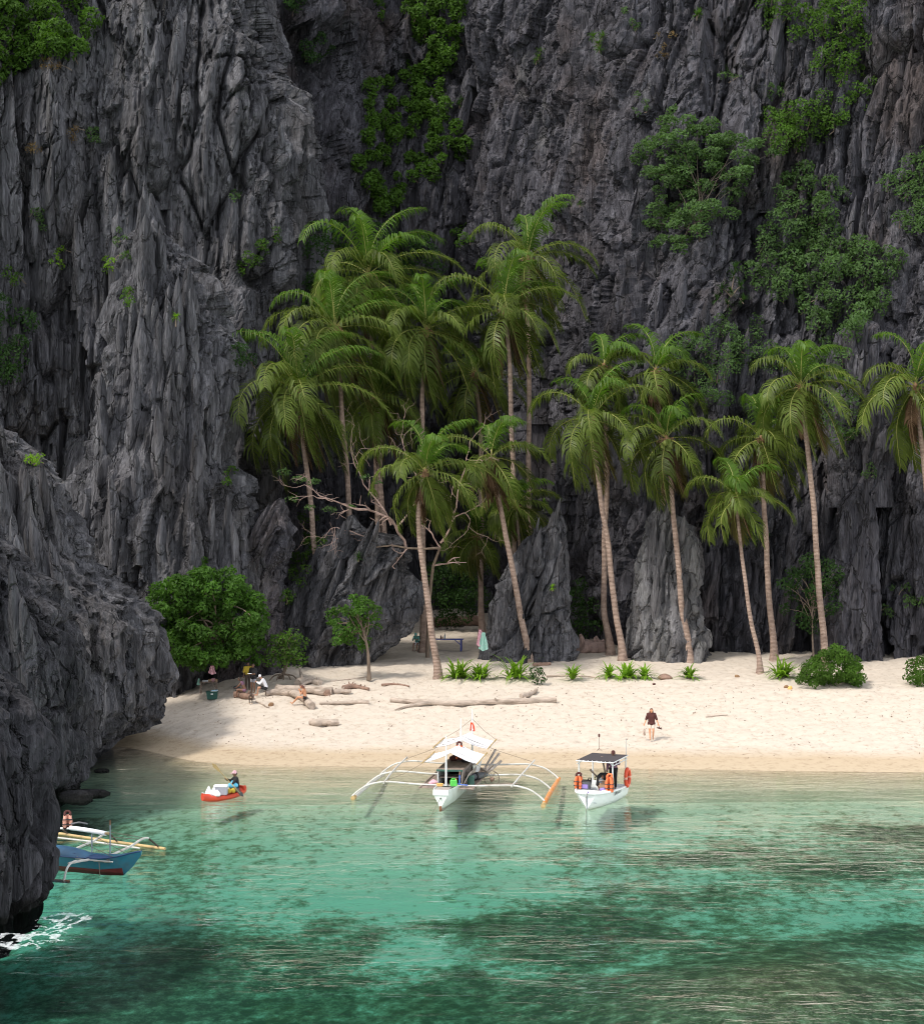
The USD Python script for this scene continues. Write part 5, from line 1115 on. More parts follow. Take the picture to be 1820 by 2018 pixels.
bottle('dark red bottle on the blue table, leftmost of the bottles', bt0 + [-.12, -.1, 0] + tz, .26, 'maroon', 'black'); bottle('small brown bottle on the blue table, in the middle of the bottles', bt0 + [.0, -.16, 0] + tz, .22, 'drift_dark', 'yellow_box')
k = thing('bag', 'black bag lying on the left half of the blue table', 'bag', bt0 + [-.9, 0, .95]); obj('bag_body', soften(m3.Manifold.batch_hull([sph((-.25, 0, 0), .12), sph((.25, 0, .0), .1), sph((0, .05, .08), .1)]), .06, 3), 'black', k, smooth=60); obj('strap', tube([(-.2, -.05, .08), (0, -.1, .25), (.2, -.05, .08)], .015, 5), 'black', k)
k = thing('towel', 'mint green towel hung on the left side of the towel spire', 'towel', W(952, 1247, 105.3)); obj('fabric', cloth_mesh(.62, 1.2, 13, 2, .08), 'mint_cloth', k); obj('fold', cloth_mesh(.35, .9, 14, 2, .06), 'mint_cloth', k)
k = thing('towel', 'pink patterned towel hung just left of the mint towel', 'towel', W(946, 1240, 105.4)); obj('fabric', cloth_mesh(.5, 1.15, 15, 2, .07), 'pink_cloth', k)
# selfie pole
sp = on_ground(1180, 1479)
t = thing('tripod_pole', 'thin pole on a small tripod standing on the sand behind the speedboat', 'tripod', sp)
obj('pole', tube([(0, 0, .05), (0, 0, .72)], .011, 6), 'maroon', t); obj('head', soften(m3.Manifold.batch_hull([sph((0, 0, .74), .05), sph((0, 0, .83), .055)]), .04, 2), 'maroon', t, smooth=60)
for k in range(3): obj('leg', tube([(0, 0, .10), (.16 * math.cos(k * 2.1 - .4), .16 * math.sin(k * 2.1 - .4), 0)], .010, 5), 'maroon', t)
# stones, coconuts
def stone(name, label, px, py, s, mt, seed, cat_='stone', flat=.6):
    r = np.random.default_rng(seed); m = trimesh.creation.icosphere(subdivisions=3, radius=1)
    v = np.array(m.vertices); v *= (.7 + .7 * fbm(v * 1.3 + seed, 3, seed))[:, None]; v *= np.array([1, .8, flat]) * s
    g = on_ground(px, py) if py < 1515 else np.array([(px - 910) * (CAMZ * F / (py - 1009)) / F, CAMZ * F / (py - 1009), 0.0])
    obj(name, (v + g + [0, 0, s * flat * .35], np.array(m.faces)), mt, smooth=35, label=label, cat=cat_)
stone('stone', 'reddish brown stone on the sand left of the small clump before the pale spire', 1310, 1338, .38, 'drift_dark', 1)
stone('coconut_husk', 'brown coconut lying left of its neighbour on the right hand sand', 1549, 1356, .14, 'husk', 2, 'coconut', .9); stone('coconut_husk', 'tan coconut lying between its neighbour and the low shrub', 1556, 1358, .13, 'yellow_box', 3, 'coconut', .9); stone('coconut_husk', 'small dark coconut by the right palm feet', 1452, 1335, .14, 'husk', 4, 'coconut', .9)
stone('coconut_husk', 'coconut husk on the sand left of the bikini woman, seaward of the stick', 534, 1391, .16, 'husk', 5, 'coconut', .9)
stone('stone', 'flat dark rock awash at the foot of the left headland', 182, 1568, .7, 'rock_near', 6, 'rock', .3); stone('stone', 'small flat rock in the shallows beside the headland', 200, 1521, .42, 'rock_near', 7, 'rock', .25); stone('stone', 'dark rock under the headland overhang', 150, 1578, .8, 'rock_near', 8, 'rock', .4)
stone('stone', 'red speck of a stone below the strap leaf clumps', 1288, 1349, .1, 'maroon', 9); stone('stone', 'dark stone on the sand behind the man in white', 512, 1356, .16, 'dark_grey', 10); stone('stone', 'black stone behind the brown skinned woman, upper one', 466, 1357, .2, 'dark_grey', 11); stone('stone', 'black stone behind the brown skinned woman, lower one', 470, 1364, .2, 'dark_grey', 12)
r_ = np.random.default_rng(77)
LV, LN = [], []
for i in range(520):
    px, py = r_.uniform(380, 1850), 1345 + 150 * r_.beta(1.0, 1.3)
    g = on_ground(px, py); g[2] += float(sand_relief(np.array([g[0]]), np.array([g[1]]))[0]) + .02
    LV.append(g); LN.append((r_.normal(0, .25), r_.normal(0, .25), 1))
v, f = leaves(np.array(LV), np.array(LN), .13, r_, aspect=.38, droop=0)
obj('beach_litter', (v, f), 'litter', label='dry leaf scraps and twigs scattered over the pale sand', cat='litter', kind='stuff')

# foam by the headland
def foam():
    V, Fs = [], []
    for cx, cy, rx, ry, thr in ((122, 1822, 56, 22, .085), (70, 1850, 90, 12, .07), (30, 1868, 80, 10, .08)):
        Yc = CAMZ * F / (cy - 1009); xc = (cx - 910) * Yc / F
        wx_, wy_ = rx * Yc / F, ry * Yc * Yc / (F * CAMZ)
        gx, gy = np.meshgrid(np.arange(-wx_, wx_, .035), np.arange(-wy_, wy_, .05))
        P = np.stack([gx + xc, (gy + Yc) * .8, np.full(gx.shape, cx * .1)], -1)
        n1 = np.abs(fbm(P * 2.1, 4, 6) - .5) * 2; n2 = fbm(P * 1.1, 3, 8)
        ok = n1 < thr * 2.2 * np.clip(1.15 - (gx / wx_) ** 2 - (gy / wy_) ** 2, 0, 1) * np.clip(n2 * 2.6 - .6, 0, 1.4)
        for x, y in zip((gx + xc)[ok], (gy + Yc)[ok]):
            k = len(V); z = .05; V += [(x - .02, y - .028, z), (x + .02, y - .028, z), (x + .02, y + .028, z + .006), (x - .02, y + .028, z + .006)]
            Fs += [(k, k + 1, k + 2), (k, k + 2, k + 3)]
    obj('sea_foam', (np.array(V), np.array(Fs)), 'foam', label='white foam washing round the foot of the near headland', cat='foam', kind='stuff')
foam()

# ---------------------------------------------------------------- boats
def hull(stations, inner=0.04, closed_deck=False):
    """Open boat shell: stations of (y, [(x, z) from keel to gunwale])."""
    k = len(stations[0][1]); full = 2 * k - 1
    def ring(off):
        R = []
        for y, pr in stations:
            h = [(max(x - off, 0.0), y, min(z + (off * 1.5 if i < k - 1 else 0), pr[-1][1])) for i, (x, z) in enumerate(pr)]
            R.append([(-x, yy, z) for x, yy, z in h[::-1]] + h[1:])
        return np.array(R)
    O, I = ring(0), ring(inner)
    I[0, :, 1] += inner; I[-1, :, 1] -= inner
    n = len(stations); v = np.vstack([O.reshape(-1, 3), I.reshape(-1, 3)]); N = n * full
    f = [grid_faces(full, n), grid_faces(full, n)[:, ::-1] + N]
    for j in (0, full - 1):
        a = np.arange(n - 1) * full + j
        f.append(np.vstack([np.stack([a, a + full, a + N], -1), np.stack([a + full, a + full + N, a + N], -1)]))
    for i in (0, n - 1):                                # end walls, outer and inner, closed to a fan
        for base in (0, N):
            row = base + i * full + np.arange(full); f.append(np.stack([np.full(full - 2, row[0]), row[1:-1], row[2:]], -1))
        f.append(np.array([[i * full, i * full + full - 1, N + i * full], [i * full + full - 1, N + i * full + full - 1, N + i * full]]))
    return v, np.vstack(f)

class Frame:
    def __init__(s, loc, rz): s.o = np.array(loc, float); s.a = math.radians(rz); s.rz = rz
    def __call__(s, x, y, z): c, q = math.cos(s.a), math.sin(s.a); return s.o + np.array([c * x - q * y, q * x + c * y, z])

def life_vest(label, loc, rz, main='orange', low='black_cloth', h=.62):
    t = thing('life_vest', label, 'life vest', loc, rz, group='life vests on the boats')
    for s in (-1, 1):
        obj('front_panel', soften(m3.Manifold.batch_hull([sph((s * .10, -.09, .06), .06), sph((s * .12, -.09, h * .55), .065), sph((s * .08, -.06, h - .06), .045)]), .06, 3), main, t, smooth=60)
    obj('back_panel', soften(m3.Manifold.batch_hull([sph((-.13, .07, .08), .05), sph((.13, .07, .08), .05), sph((-.11, .06, h - .06), .045), sph((.11, .06, h - .06), .045)]), .06, 3), main, t, smooth=60)
    obj('collar', tube(spline([(-.09, -.08, h - .03), (-.10, .03, h + .05), (0, .08, h + .10), (.10, .03, h + .05), (.09, -.08, h - .03)], 14), .05, 7), low, t, smooth=60)
    for z in (.16, .34): obj('strap', box(.40, .30, .03, (0, -.015, z), .012), 'black', t)
    obj('lower_edge', soften(m3.Manifold.batch_hull([sph((-.12, -.08, .02), .05), sph((.12, -.08, .02), .05), sph((-.12, .06, .02), .05), sph((.12, .06, .02), .05)]), .06, 2), low, t, smooth=60)

def bangka():
    B = Frame((-0.93, 71.0, 0), -9)
    t = thing('outrigger_boat', 'white outrigger boat with a white peaked awning moored off the beach', 'boat', B.o, -9)
    st = [(0, [(.03, -.02), (.10, .20), (.25, .48), (.325, .66), (.33, .84)]), (.7, [(.03, -.12), (.20, .10), (.36, .36), (.42, .58), (.43, .80)]), (2, [(.03, -.2), (.28, .0), (.43, .28), (.48, .50), (.49, .72)]), (5, [(.03, -.24), (.32, -.05), (.47, .22), (.52, .46), (.53, .68)]), (8, [(.03, -.2), (.28, .0), (.42, .26), (.46, .48), (.47, .72)]), (10, [(.03, -.05), (.14, .2), (.27, .45), (.32, .62), (.33, .88)])]
    obj('hull', hull(st), 'white_hull', t, smooth=50)
    obj('bow_plate', box(.69, .03, .24, (0, -.02, .72), .01), 'white_paint', t); obj('bow_eye', tube([(0, -.045, .47), (0, -.02, .47)], .035, 8), 'dark_grey', t)
    obj('keel', np.array(0) if False else cat([tube([(0, -.06, .13), (0, -.03, -.04), (0, .6, -.14), (0, 2, -.22), (0, 8, -.22)], [.055, .065, .06, .05, .05], 6)]), 'keel_brown', t)
    obj('foredeck', box(.62, 1.0, .03, (0, .55, .80), .01, rx=-3), 'wood_grey', t)
    for s in (-1, 1):
        for k in range(9): obj('deck_plank', box(.64, .62, .03, (s * .86, 1.85 + k * .68, .64 + .006 * (k % 2)), .008, rz=1.5 * ((k * 7) % 5 - 2)), 'wood', t)
        obj('deck_rail', tube([(s * 1.20, 1.45, .66), (s * 1.2, 4.6, .67), (s * 1.19, 8.0, .68)], .045, 7), 'wood', t)
        for y in (3.5, 4.4, 5.3, 6.2, 7.1): obj('rail_post', tube([(s * .6, y, .66), (s * .6, y, 1.12)], .025, 5), 'wood_grey', t)
        obj('handrail', tube([(s * .6, 3.4, 1.13), (s * .6, 7.2, 1.13)], .03, 6), 'wood_grey', t)
    # cabin: open front box
    obj('cabin_floor', box(1.06, 3.0, .03, (0, 4.0, .66), .005), 'wood_dark', t)
    obj('cabin_back', box(1.06, .04, .62, (0, 5.5, .98), .005), 'cabin_in', t)
    for s in (-1, 1):
        obj('cabin_wall', box(.04, 3.1, .64, (s * .55, 3.95, .99), .005), 'wood_grey' if s > 0 else 'white_paint', t)
    obj('cabin_roof', box(1.20, 3.2, .04, (0, 3.95, 1.33), .01), 'wood', t); obj('roof_trim', box(1.2, .05, .09, (0, 2.33, 1.32), .01), 'green_trim', t); obj('shelf', box(1.04, .5, .03, (0, 2.75, .98), .005), 'wood', t)
    obj('side_board', box(.03, 2.0, .62, (.78, 3.2, .95), .005, ry=28), 'wood_grey', t); obj('side_board', box(.03, 1.5, .55, (.86, 5.4, 1.02), .005, ry=12), 'white_paint', t)
    # outriggers
    for s, m_, y0, y1 in ((1, 'orange_pole', 1.35, 8.6), (-1, 'bamboo_white', 1.9, 9.0)):
        x0 = s * 4.35
        obj('float', tube([(x0, y0, .03), (x0, (y0 + y1) / 2, .10), (x0, y1, .06)], [.10, .105, .08], 10), m_, t, smooth=50)
        obj('float_tip', tube([(x0, y0 - .04, .03), (x0, y0 + .32, .035)], .108, 10), 'bamboo', t, smooth=50)
    for y in (2.0, 5.0, 8.2):
        obj('boom', tube(spline([(-4.4, y - .05, .12), (-4.1, y, .38), (-3.6, y, .66), (-2.8, y, .80), (-1.3, y, .72), (0, y, .70), (1.3, y, .72), (2.8, y, .78), (3.6, y, .64), (4.05, y, .38), (4.35, y - .05, .14)], 40), .042, 8), 'bamboo_white', t, smooth=50)
    for s in (-1, 1): obj('brace_pole', tube(spline([(s * 2.9, 1.7, .78), (s * 3.05, 5.0, .90), (s * 3.15, 8.6, .92)], 10), .04, 6), 'bamboo_white', t, smooth=50)
    obj('long_pole', tube([(1.3, 3.0, .6), (3.0, 3.2, .66)], .03, 6), 'wood', t)
    # masts and awnings
    for (x, y, z0, h) in ((-.08, 1.9, .7, 2.95), (.05, 5.3, .7, 3.3), (.12, 8.4, .7, 3.35)): obj('mast', tube([(x, y, z0), (x, y, z0 + (h - z0) * .6), (x, y, h)], [.05, .045, .02], 7), 'white_paint', t, smooth=50)
    def awning(y0, y1, zr, ze, w, seed):
        u, v_ = np.meshgrid(np.linspace(-1, 1, 21), np.linspace(0, 1, 13))
        au = np.abs(u); z = zr - (zr - ze) * (au ** .85) - .05 * np.sin(math.pi * au) - .03 * np.sin(v_ * math.pi) * au
        P = np.stack([u * w, y0 + (y1 - y0) * v_ + .05 * np.sin(u * 5), z], -1); P[..., 2] += (fbm(P * 2.2 + seed, 2, seed) - .5) * .05
        f = grid_faces(21, 13); n = 273
        obj('awning', (np.vstack([P.reshape(-1, 3), P.reshape(-1, 3) - [0, 0, .012]]), np.vstack([f, f[:, ::-1] + n])), 'tarp', t, smooth=True)
        for s in (-1, 1): obj('awning_pole', tube([(s * w, y0 - .25, ze + .02), (s * w, y1 + .25, ze + .06)], .035, 6), 'bamboo', t, smooth=50)
        for s in (-1, 1): obj('rope', tube([(s * .3, y0 + .2, zr - .02), (s * w * .98, y0 - .02, ze + .10)], .008, 4), 'rope', t)
    awning(2.6, 5.3, 2.10, 1.62, 1.25, 1); awning(5.7, 8.2, 2.26, 1.86, 1.30, 2)
    for a, b in (((.05, 5.3, 2.4), (-1.3, 5.6, 1.9)), ((.05, 5.3, 2.4), (1.3, 5.6, 1.9)), ((.05, 5.3, 2.5), (3.1, 8.2, .9)), ((.05, 5.3, 2.5), (-3.1, 8.2, .9)), ((-1.25, 2.4, 1.6), (-3.0, 2.0, .8)), ((1.25, 2.4, 1.6), (3.0, 2.0, .8)), ((.12, 8.4, 2.9), (1.3, 8.4, 1.9)), ((.12, 8.4, 2.9), (-1.3, 8.4, 1.9)), ((0, -.03, .5), (-.35, -3.4, -.5))):
        obj('rope', tube([a, tuple((np.array(a) + b) / 2 - [0, 0, .08]), b], .009, 4), 'rope', t)
    k = thing('pennant', 'small red and white flag tied to the rear mast of the outrigger boat', 'flag', B(.12, 8.4, 2.75), -9); obj('fabric', cloth_mesh(.3, .5, 21, 1, .05), 'red_ring', k); obj('fabric_edge', cloth_mesh(.14, .42, 22, 1, .05), 'white_cloth', k)
    life_vest('orange life vest hanging under the white awning of the outrigger boat', B(.02, 5.0, 1.42), -9, 'orange', 'maroon', .7)
    k = thing('bag_heap', 'dark bags heaped under the hanging life vest', 'bags', B(0, 5.0, 1.36), -9)
    for i, (x, y) in enumerate(((-.25, 0), (.2, .1), (.38, -.4))): obj('bag', soften(m3.Manifold.batch_hull([sph((x - .1, y, .1), .11), sph((x + .12, y, .09), .10), sph((x, y, .18), .09)]), .06, 2), 'maroon' if i < 2 else 'black', k, smooth=60)
    k = thing('jerry_can', 'bright green jerry can on the bow of the outrigger boat', 'jerry can', B(.30, 1.65, .74), 10)
    obj('can_body', box(.30, .2, .28, (0, 0, .14), .03), 'green_jug', k); obj('handle', tube([(-.1, 0, .28), (-.08, 0, .35), (.06, 0, .35), (.08, 0, .28)], .018, 6), 'green_jug', k); obj('cap', trimesh.creation.cylinder(.03, .05, transform=trimesh.transformations.translation_matrix((.11, 0, .30))), 'yellow_box', k)
    k = thing('crate', 'small orange box on the bow left of the jerry can', 'box', B(-.30, 1.55, .74), -9); obj('box_body', box(.26, .2, .10, (0, 0, .05), .01), 'yellow_box', k); obj('lid', box(.27, .21, .02, (0, 0, .115), .005), 'yellow_box', k)
    k = thing('anchor', 'blue painted anchor lying on the bow right of the jerry can', 'anchor', B(.55, 1.75, .78), 20)
    obj('shank', tube([(0, 0, 0), (.12, .3, .42)], .03, 6), 'blue_paint', k); obj('arm', tube([(-.1, .05, .06), (.05, -.05, .02), (.32, -.2, .0)], .03, 6), 'blue_paint', k); obj('ring', tube([(.10, .26, .40), (.14, .32, .55)], .028, 6), 'drift_dark', k)
    k = thing('cloth_heap', 'pink cloth heap on the left deck of the outrigger boat', 'cloth', B(-.72, 2.2, .70), 0)
    obj('fabric', soften(m3.Manifold.batch_hull([sph((-.12, 0, .05), .09), sph((.15, .05, .06), .08), sph((0, .1, .16), .07)]), .05, 1), 'pink_cloth', k, smooth=60); obj('fold', soften(bone((.1, -.1, .04), .06, (.3, -.15, .03), .05), .05, 1), 'drift_dark', k, smooth=60)
    k = thing('reel', 'dark wheel with spokes on the right side of the outrigger boat', 'wheel', B(1.75, 3.6, .80), -20)
    th = np.linspace(-.6, 3.9, 22); obj('rim', tube(np.stack([.36 * np.cos(th), 0 * th, .36 * np.sin(th)], -1), .022, 6), 'rope', k, smooth=60)
    for i in range(4): obj('spoke', tube([(0, 0, 0), (.36 * math.cos(i * 1.1), 0, .36 * math.sin(i * 1.1))], .016, 5), 'rope', k)
    obj('hub', tube([(-.08, 0, -.02), (.1, 0, -.02)], .08, 8), 'drift_dark', k); obj('stand', tube([(0, 0, -.05), (0, 0, -.16)], .05, 6), 'drift_dark', k)
    for i, (lab, a, b_, rr) in enumerate((('loose grey board on the right rear deck, upright one', (1.0, 6.2, .75), (1.35, 7.8, 1.5), .06), ('loose grey board on the right rear deck, middle one', (1.15, 5.8, .75), (1.55, 7.6, 1.35), .06), ('loose grey board on the right rear deck, lowest one', (1.25, 5.2, .72), (1.7, 7.2, 1.05), .06))):
        obj('loose_board', tube([B(*a), B(*b_)], [rr, rr], 5), 'wood_grey', label=lab, cat='board')
    k = thing('barrel', 'dark green drum on the right deck of the outrigger boat', 'drum', B(.95, 2.5, .68), 0); obj('drum_body', trimesh.creation.cylinder(.16, .36, sections=14, transform=trimesh.transformations.translation_matrix((0, 0, .18))), 'green_trim', k, smooth=40); obj('lid', trimesh.creation.cylinder(.165, .04, sections=14, transform=trimesh.transformations.translation_matrix((0, 0, .38))), 'green_trim', k, smooth=40)
    k = thing('tarp_roll', 'dark blue rolled tarpaulin beside the cabin wall', 'tarpaulin', B(1.0, 3.9, .80), -20); obj('roll', tube(spline([(-.3, -.7, 0), (0, 0, .05), (.25, .7, .02)], 10), [.10, .13, .15, .16, .15, .16, .15, .13, .12, .09], 9), 'dark_grey', k, smooth=50); obj('tie', tube([(-.02, -.16, .05), (-.02, .16, .05)], .17, 9), 'black', k, smooth=50)
bangka()

def speedboat():
    B = Frame((5.45, 70.85, 0), -22)
    t = thing('speedboat', 'small white speedboat with a dark flat canopy at the right', 'boat', B.o, -22)
    st = [(0, [(.02, .02), (.10, .18), (.24, .40), (.34, .56), (.40, .72)]), (.35, [(.02, -.10), (.28, .12), (.46, .34), (.56, .52), (.62, .71)]), (1.0, [(.02, -.18), (.46, .04), (.66, .26), (.74, .46), (.80, .68)]), (2.2, [(.02, -.2), (.58, -.02), (.76, .20), (.81, .40), (.86, .62)]), (3.7, [(.02, -.18), (.62, -.02), (.76, .18), (.80, .38), (.84, .58)])]
    obj('hull', hull(st, .05), 'gel', t, smooth=40)
    gw = [(s * (pr[-1][0]), y, pr[-1][1]) for s in (-1,) for y, pr in st[::-1]] + [(0, -.10, .73)] + [(pr[-1][0], y, pr[-1][1]) for y, pr in st]
    obj('gunwale', tube(spline(gw, 40), .055, 8), 'gel', t, smooth=60)
    cr = [(-pr[3][0] - .01, y, pr[3][1] - .02) for y, pr in st[::-1]] + [(0, -.05, .54)] + [(pr[3][0] + .01, y, pr[3][1] - .02) for y, pr in st]
    obj('rub_line', tube(spline([(pr[1][0] + .10 * (i < 1) + .02 + .06, y, pr[1][1] + .14) for i, (y, pr) in enumerate(st)], 20), .012, 5), 'steel_grey', t)
    pts = [(-pr[-1][0] + .03, y) for y, pr in st[:3]][::-1] + [(pr[-1][0] - .03, y) for y, pr in st[:3]]
    fd = trimesh.creation.extrude_polygon(Polygon(pts), .03); fd.apply_translation((0, 0, .665)); obj('foredeck', fd, 'gel', t)
    fl = trimesh.creation.extrude_polygon(Polygon([(-.62, 1.0), (.62, 1.0), (.7, 3.6), (-.7, 3.6)]), .03); fl.apply_translation((0, 0, .16)); obj('floor', fl, 'gel_low', t)
    obj('transom_seat', box(1.3, .45, .28, (0, 3.35, .32), .03), 'gel', t)
    obj('console', box(.52, .36, .62, (-.12, 1.75, .70), .05, rx=-6), 'gel', t); obj('wheel', tube(np.stack([-.1 + .16 * np.cos(np.linspace(0, 6.283, 20)), np.full(20, 1.98), 1.06 + .12 * np.sin(np.linspace(0, 6.283, 20))], -1), .018, 5), 'black', t)
    obj('canopy', cat([box(1.68, 2.3, .025, (0, 2.28, 1.96), .005)]), 'shade_net', t)
    fr = 'white_paint'
    for a, b in (((-.85, 1.1, 1.935), (.85, 1.1, 1.935)), ((-.85, 3.45, 1.935), (.85, 3.45, 1.935)), ((-.85, 1.1, 1.935), (-.85, 3.45, 1.935)), ((.85, 1.1, 1.935), (.85, 3.45, 1.935)), ((.85, 1.2, 1.80), (.85, 3.35, 1.80)), ((-.85, 1.2, 1.80), (-.85, 3.35, 1.80))): obj('canopy_rail', tube([a, b], .022, 6), fr, t)
    for y in (1.6, 2.1, 2.7): obj('canopy_strut', tube([(.85, y, 1.80), (.85, y, 1.935)], .014, 5), fr, t)
    for x, y in ((-.78, 1.25), (.78, 1.25), (-.78, 3.3), (.78, 3.3)):
        obj('post', tube([(x, y, .62), (x, y, 1.94)], .022, 7), fr, t); obj('post', tube([(x, y + .10, .62), (x, y + .10, 1.90)], .016, 6), fr, t)
        obj('post_bracket', tube(spline([(x, y, 1.72), (x * .96, y - .06, 1.85), (x * .86, y - .1, 1.93)], 6), .016, 5), fr, t)
    for k in range(8): obj('canopy_tie', box(.03, .03, .05, (-.7 + k * .2, 1.09, 1.965), .006), 'plastic', t)
    obj('antenna', tube([(.80, 3.3, 1.95), (.80, 3.3, 2.75)], [.014, .008], 5), 'steel_grey', t)
    obj('bow_cleat', soften(bone((.06, -.12, .74), .03, (.1, -.12, .79), .035), .03, 1), 'purple_lid', t)
    obj('mooring_rope', tube(spline([(.06, -.16, .74), (.02, -.24, .3), (.06, -.3, -.2), (.1, -.5, -.6)], 10), .012, 5), 'rope', t)
    obj('stem_strip', tube([(0, -.025, .60), (.0, -.02, .30), (0, .0, .02)], .018, 5), 'steel_grey', t)
    tm = meshkit.text_mesh('SPLETIUU', .15, .006, True); v = np.array(tm.vertices); v[:, 0] -= v[:, 0].mean()
    R = np.stack([np.full(len(v), 0.0), v[:, 0], v[:, 1]], 1)
    R[:, 0] = .775 + v[:, 2] + (R[:, 2] + .40 - .40) * .25 + .04; R[:, 1] += 1.85; R[:, 2] += .44
    obj('boat_name', (R, np.array(tm.faces)), 'dark_grey', t)
    # things and people aboard
    life_vest('orange life vest tied to the left front canopy post of the speedboat', B(-.72, 1.05, .70), -22, 'orange', 'maroon', .6)
    life_vest('orange life vest tied to the right front canopy post of the speedboat', B(.72, 1.0, .68), -22, 'orange', 'orange', .66)
    k = thing('life_ring', 'red life ring hanging on the right rear post of the speedboat', 'life ring', B(.90, 3.2, .98), -22)
    th = np.linspace(0, 2 * math.pi, 29); obj('ring', tube(np.stack([0 * th, .30 * np.cos(th), .38 * np.sin(th)], -1), .085, 9, cap=False), 'red_ring', k, smooth=60)
    for s in (0, 1.57, 3.14, 4.71): c = np.array([0, .30 * math.cos(s), .38 * math.sin(s)]); obj('band', tube([c - [0, -.04 * math.sin(s), .04 * math.cos(s)], c + [0, -.04 * math.sin(s), .04 * math.cos(s)]], .09, 9), 'salmon', k, smooth=60)
    k = thing('bucket', 'black bag with a blue purple side in the bow of the speedboat', 'bag', B(-.42, 1.15, .70), -22)
    obj('bag_body', taper_box(.36, .30, .46, .36, .34), 'dark_grey', k); obj('lid', box(.48, .38, .06, (0, 0, .36), .02), 'black', k); obj('side_print', box(.30, .012, .18, (0, -.175, .14), .004), 'purple_lid', k); obj('handle', tube([(.1, 0, .38), (.14, 0, .5), (.24, 0, .5), (.26, 0, .36)], .03, 6), 'black', k)
    k = thing('cardboard_box', 'brown cardboard box beside the speedboat console', 'box', B(.28, 1.55, .69), -22); obj('box_body', box(.30, .3, .36, (0, 0, .18), .01), 'card', k); obj('flap', box(.30, .16, .012, (0, -.2, .37), .003, rx=-20), 'card', k)
    k = thing('snorkel_gear', 'purple snorkel gear on the bow deck of the speedboat', 'gear', B(.42, 1.0, .70), -22); obj('mask', soften(m3.Manifold.batch_hull([sph((-.1, 0, .05), .07), sph((.1, 0, .05), .07), sph((0, .08, .08), .06)]), .05, 1), 'purple_lid', k, smooth=60); obj('fin', box(.3, .14, .03, (.12, -.08, .02), .01), 'plastic', k)
    obj('bamboo_pole', tube([B(-.05, 2.3, .9), B(-.25, 1.9, 1.25), B(-.38, 1.7, 1.48)], [.035, .035, .045], 6), 'wood', label='short brown pole leaning behind the speedboat console', cat='pole')
    obj('bamboo_pole', tube([B(.28, 2.2, .7), B(.10, 2.3, 1.4), B(-.06, 2.4, 2.0)], [.035, .04, .05], 6), 'wood', label='long brown pole leaning up to the speedboat canopy', cat='pole')
    BEND = dict(hip=(0, -.1, .75), chest=(.02, .24, .86), neck=(.03, .42, .82), head=(.04, .53, .74), sl=(-.17, .32, .84), sr=(.19, .32, .82), el=(-.22, .42, .56), er=(.22, .44, .54), wl=(-.08, .50, .34), wr=(.12, .52, .32), hl=(-.09, -.1, .72), hr=(.09, -.1, .72), kl=(-.12, .16, .40), kr=(.12, .16, .40), al=(-.12, 0, .09), ar=(.12, 0, .09))
    person('man in a black shirt and grey cap bending down in the speedboat', B(.22, 2.1, .26), 160, BEND, 'skin_brown', [('shirt', FULL_TOP, .035, 'black_cloth'), ('shorts', SHORTS, .025, 'dark_grey')], 'hair_dark', 'steel_grey', 1.12)
    person('person in a patterned purple shirt standing under the speedboat canopy', B(.28, 3.05, .46), 165, dict(STAND, el=(-.27, .1, 1.15), wl=(-.22, .3, 1.2)), 'skin_brown', [('shirt', LONG_TOP, .03, 'purple_cloth'), ('trousers', TIGHTS, .02, 'black_cloth')], 'hair_dark', 'maroon', 1.0)
speedboat()

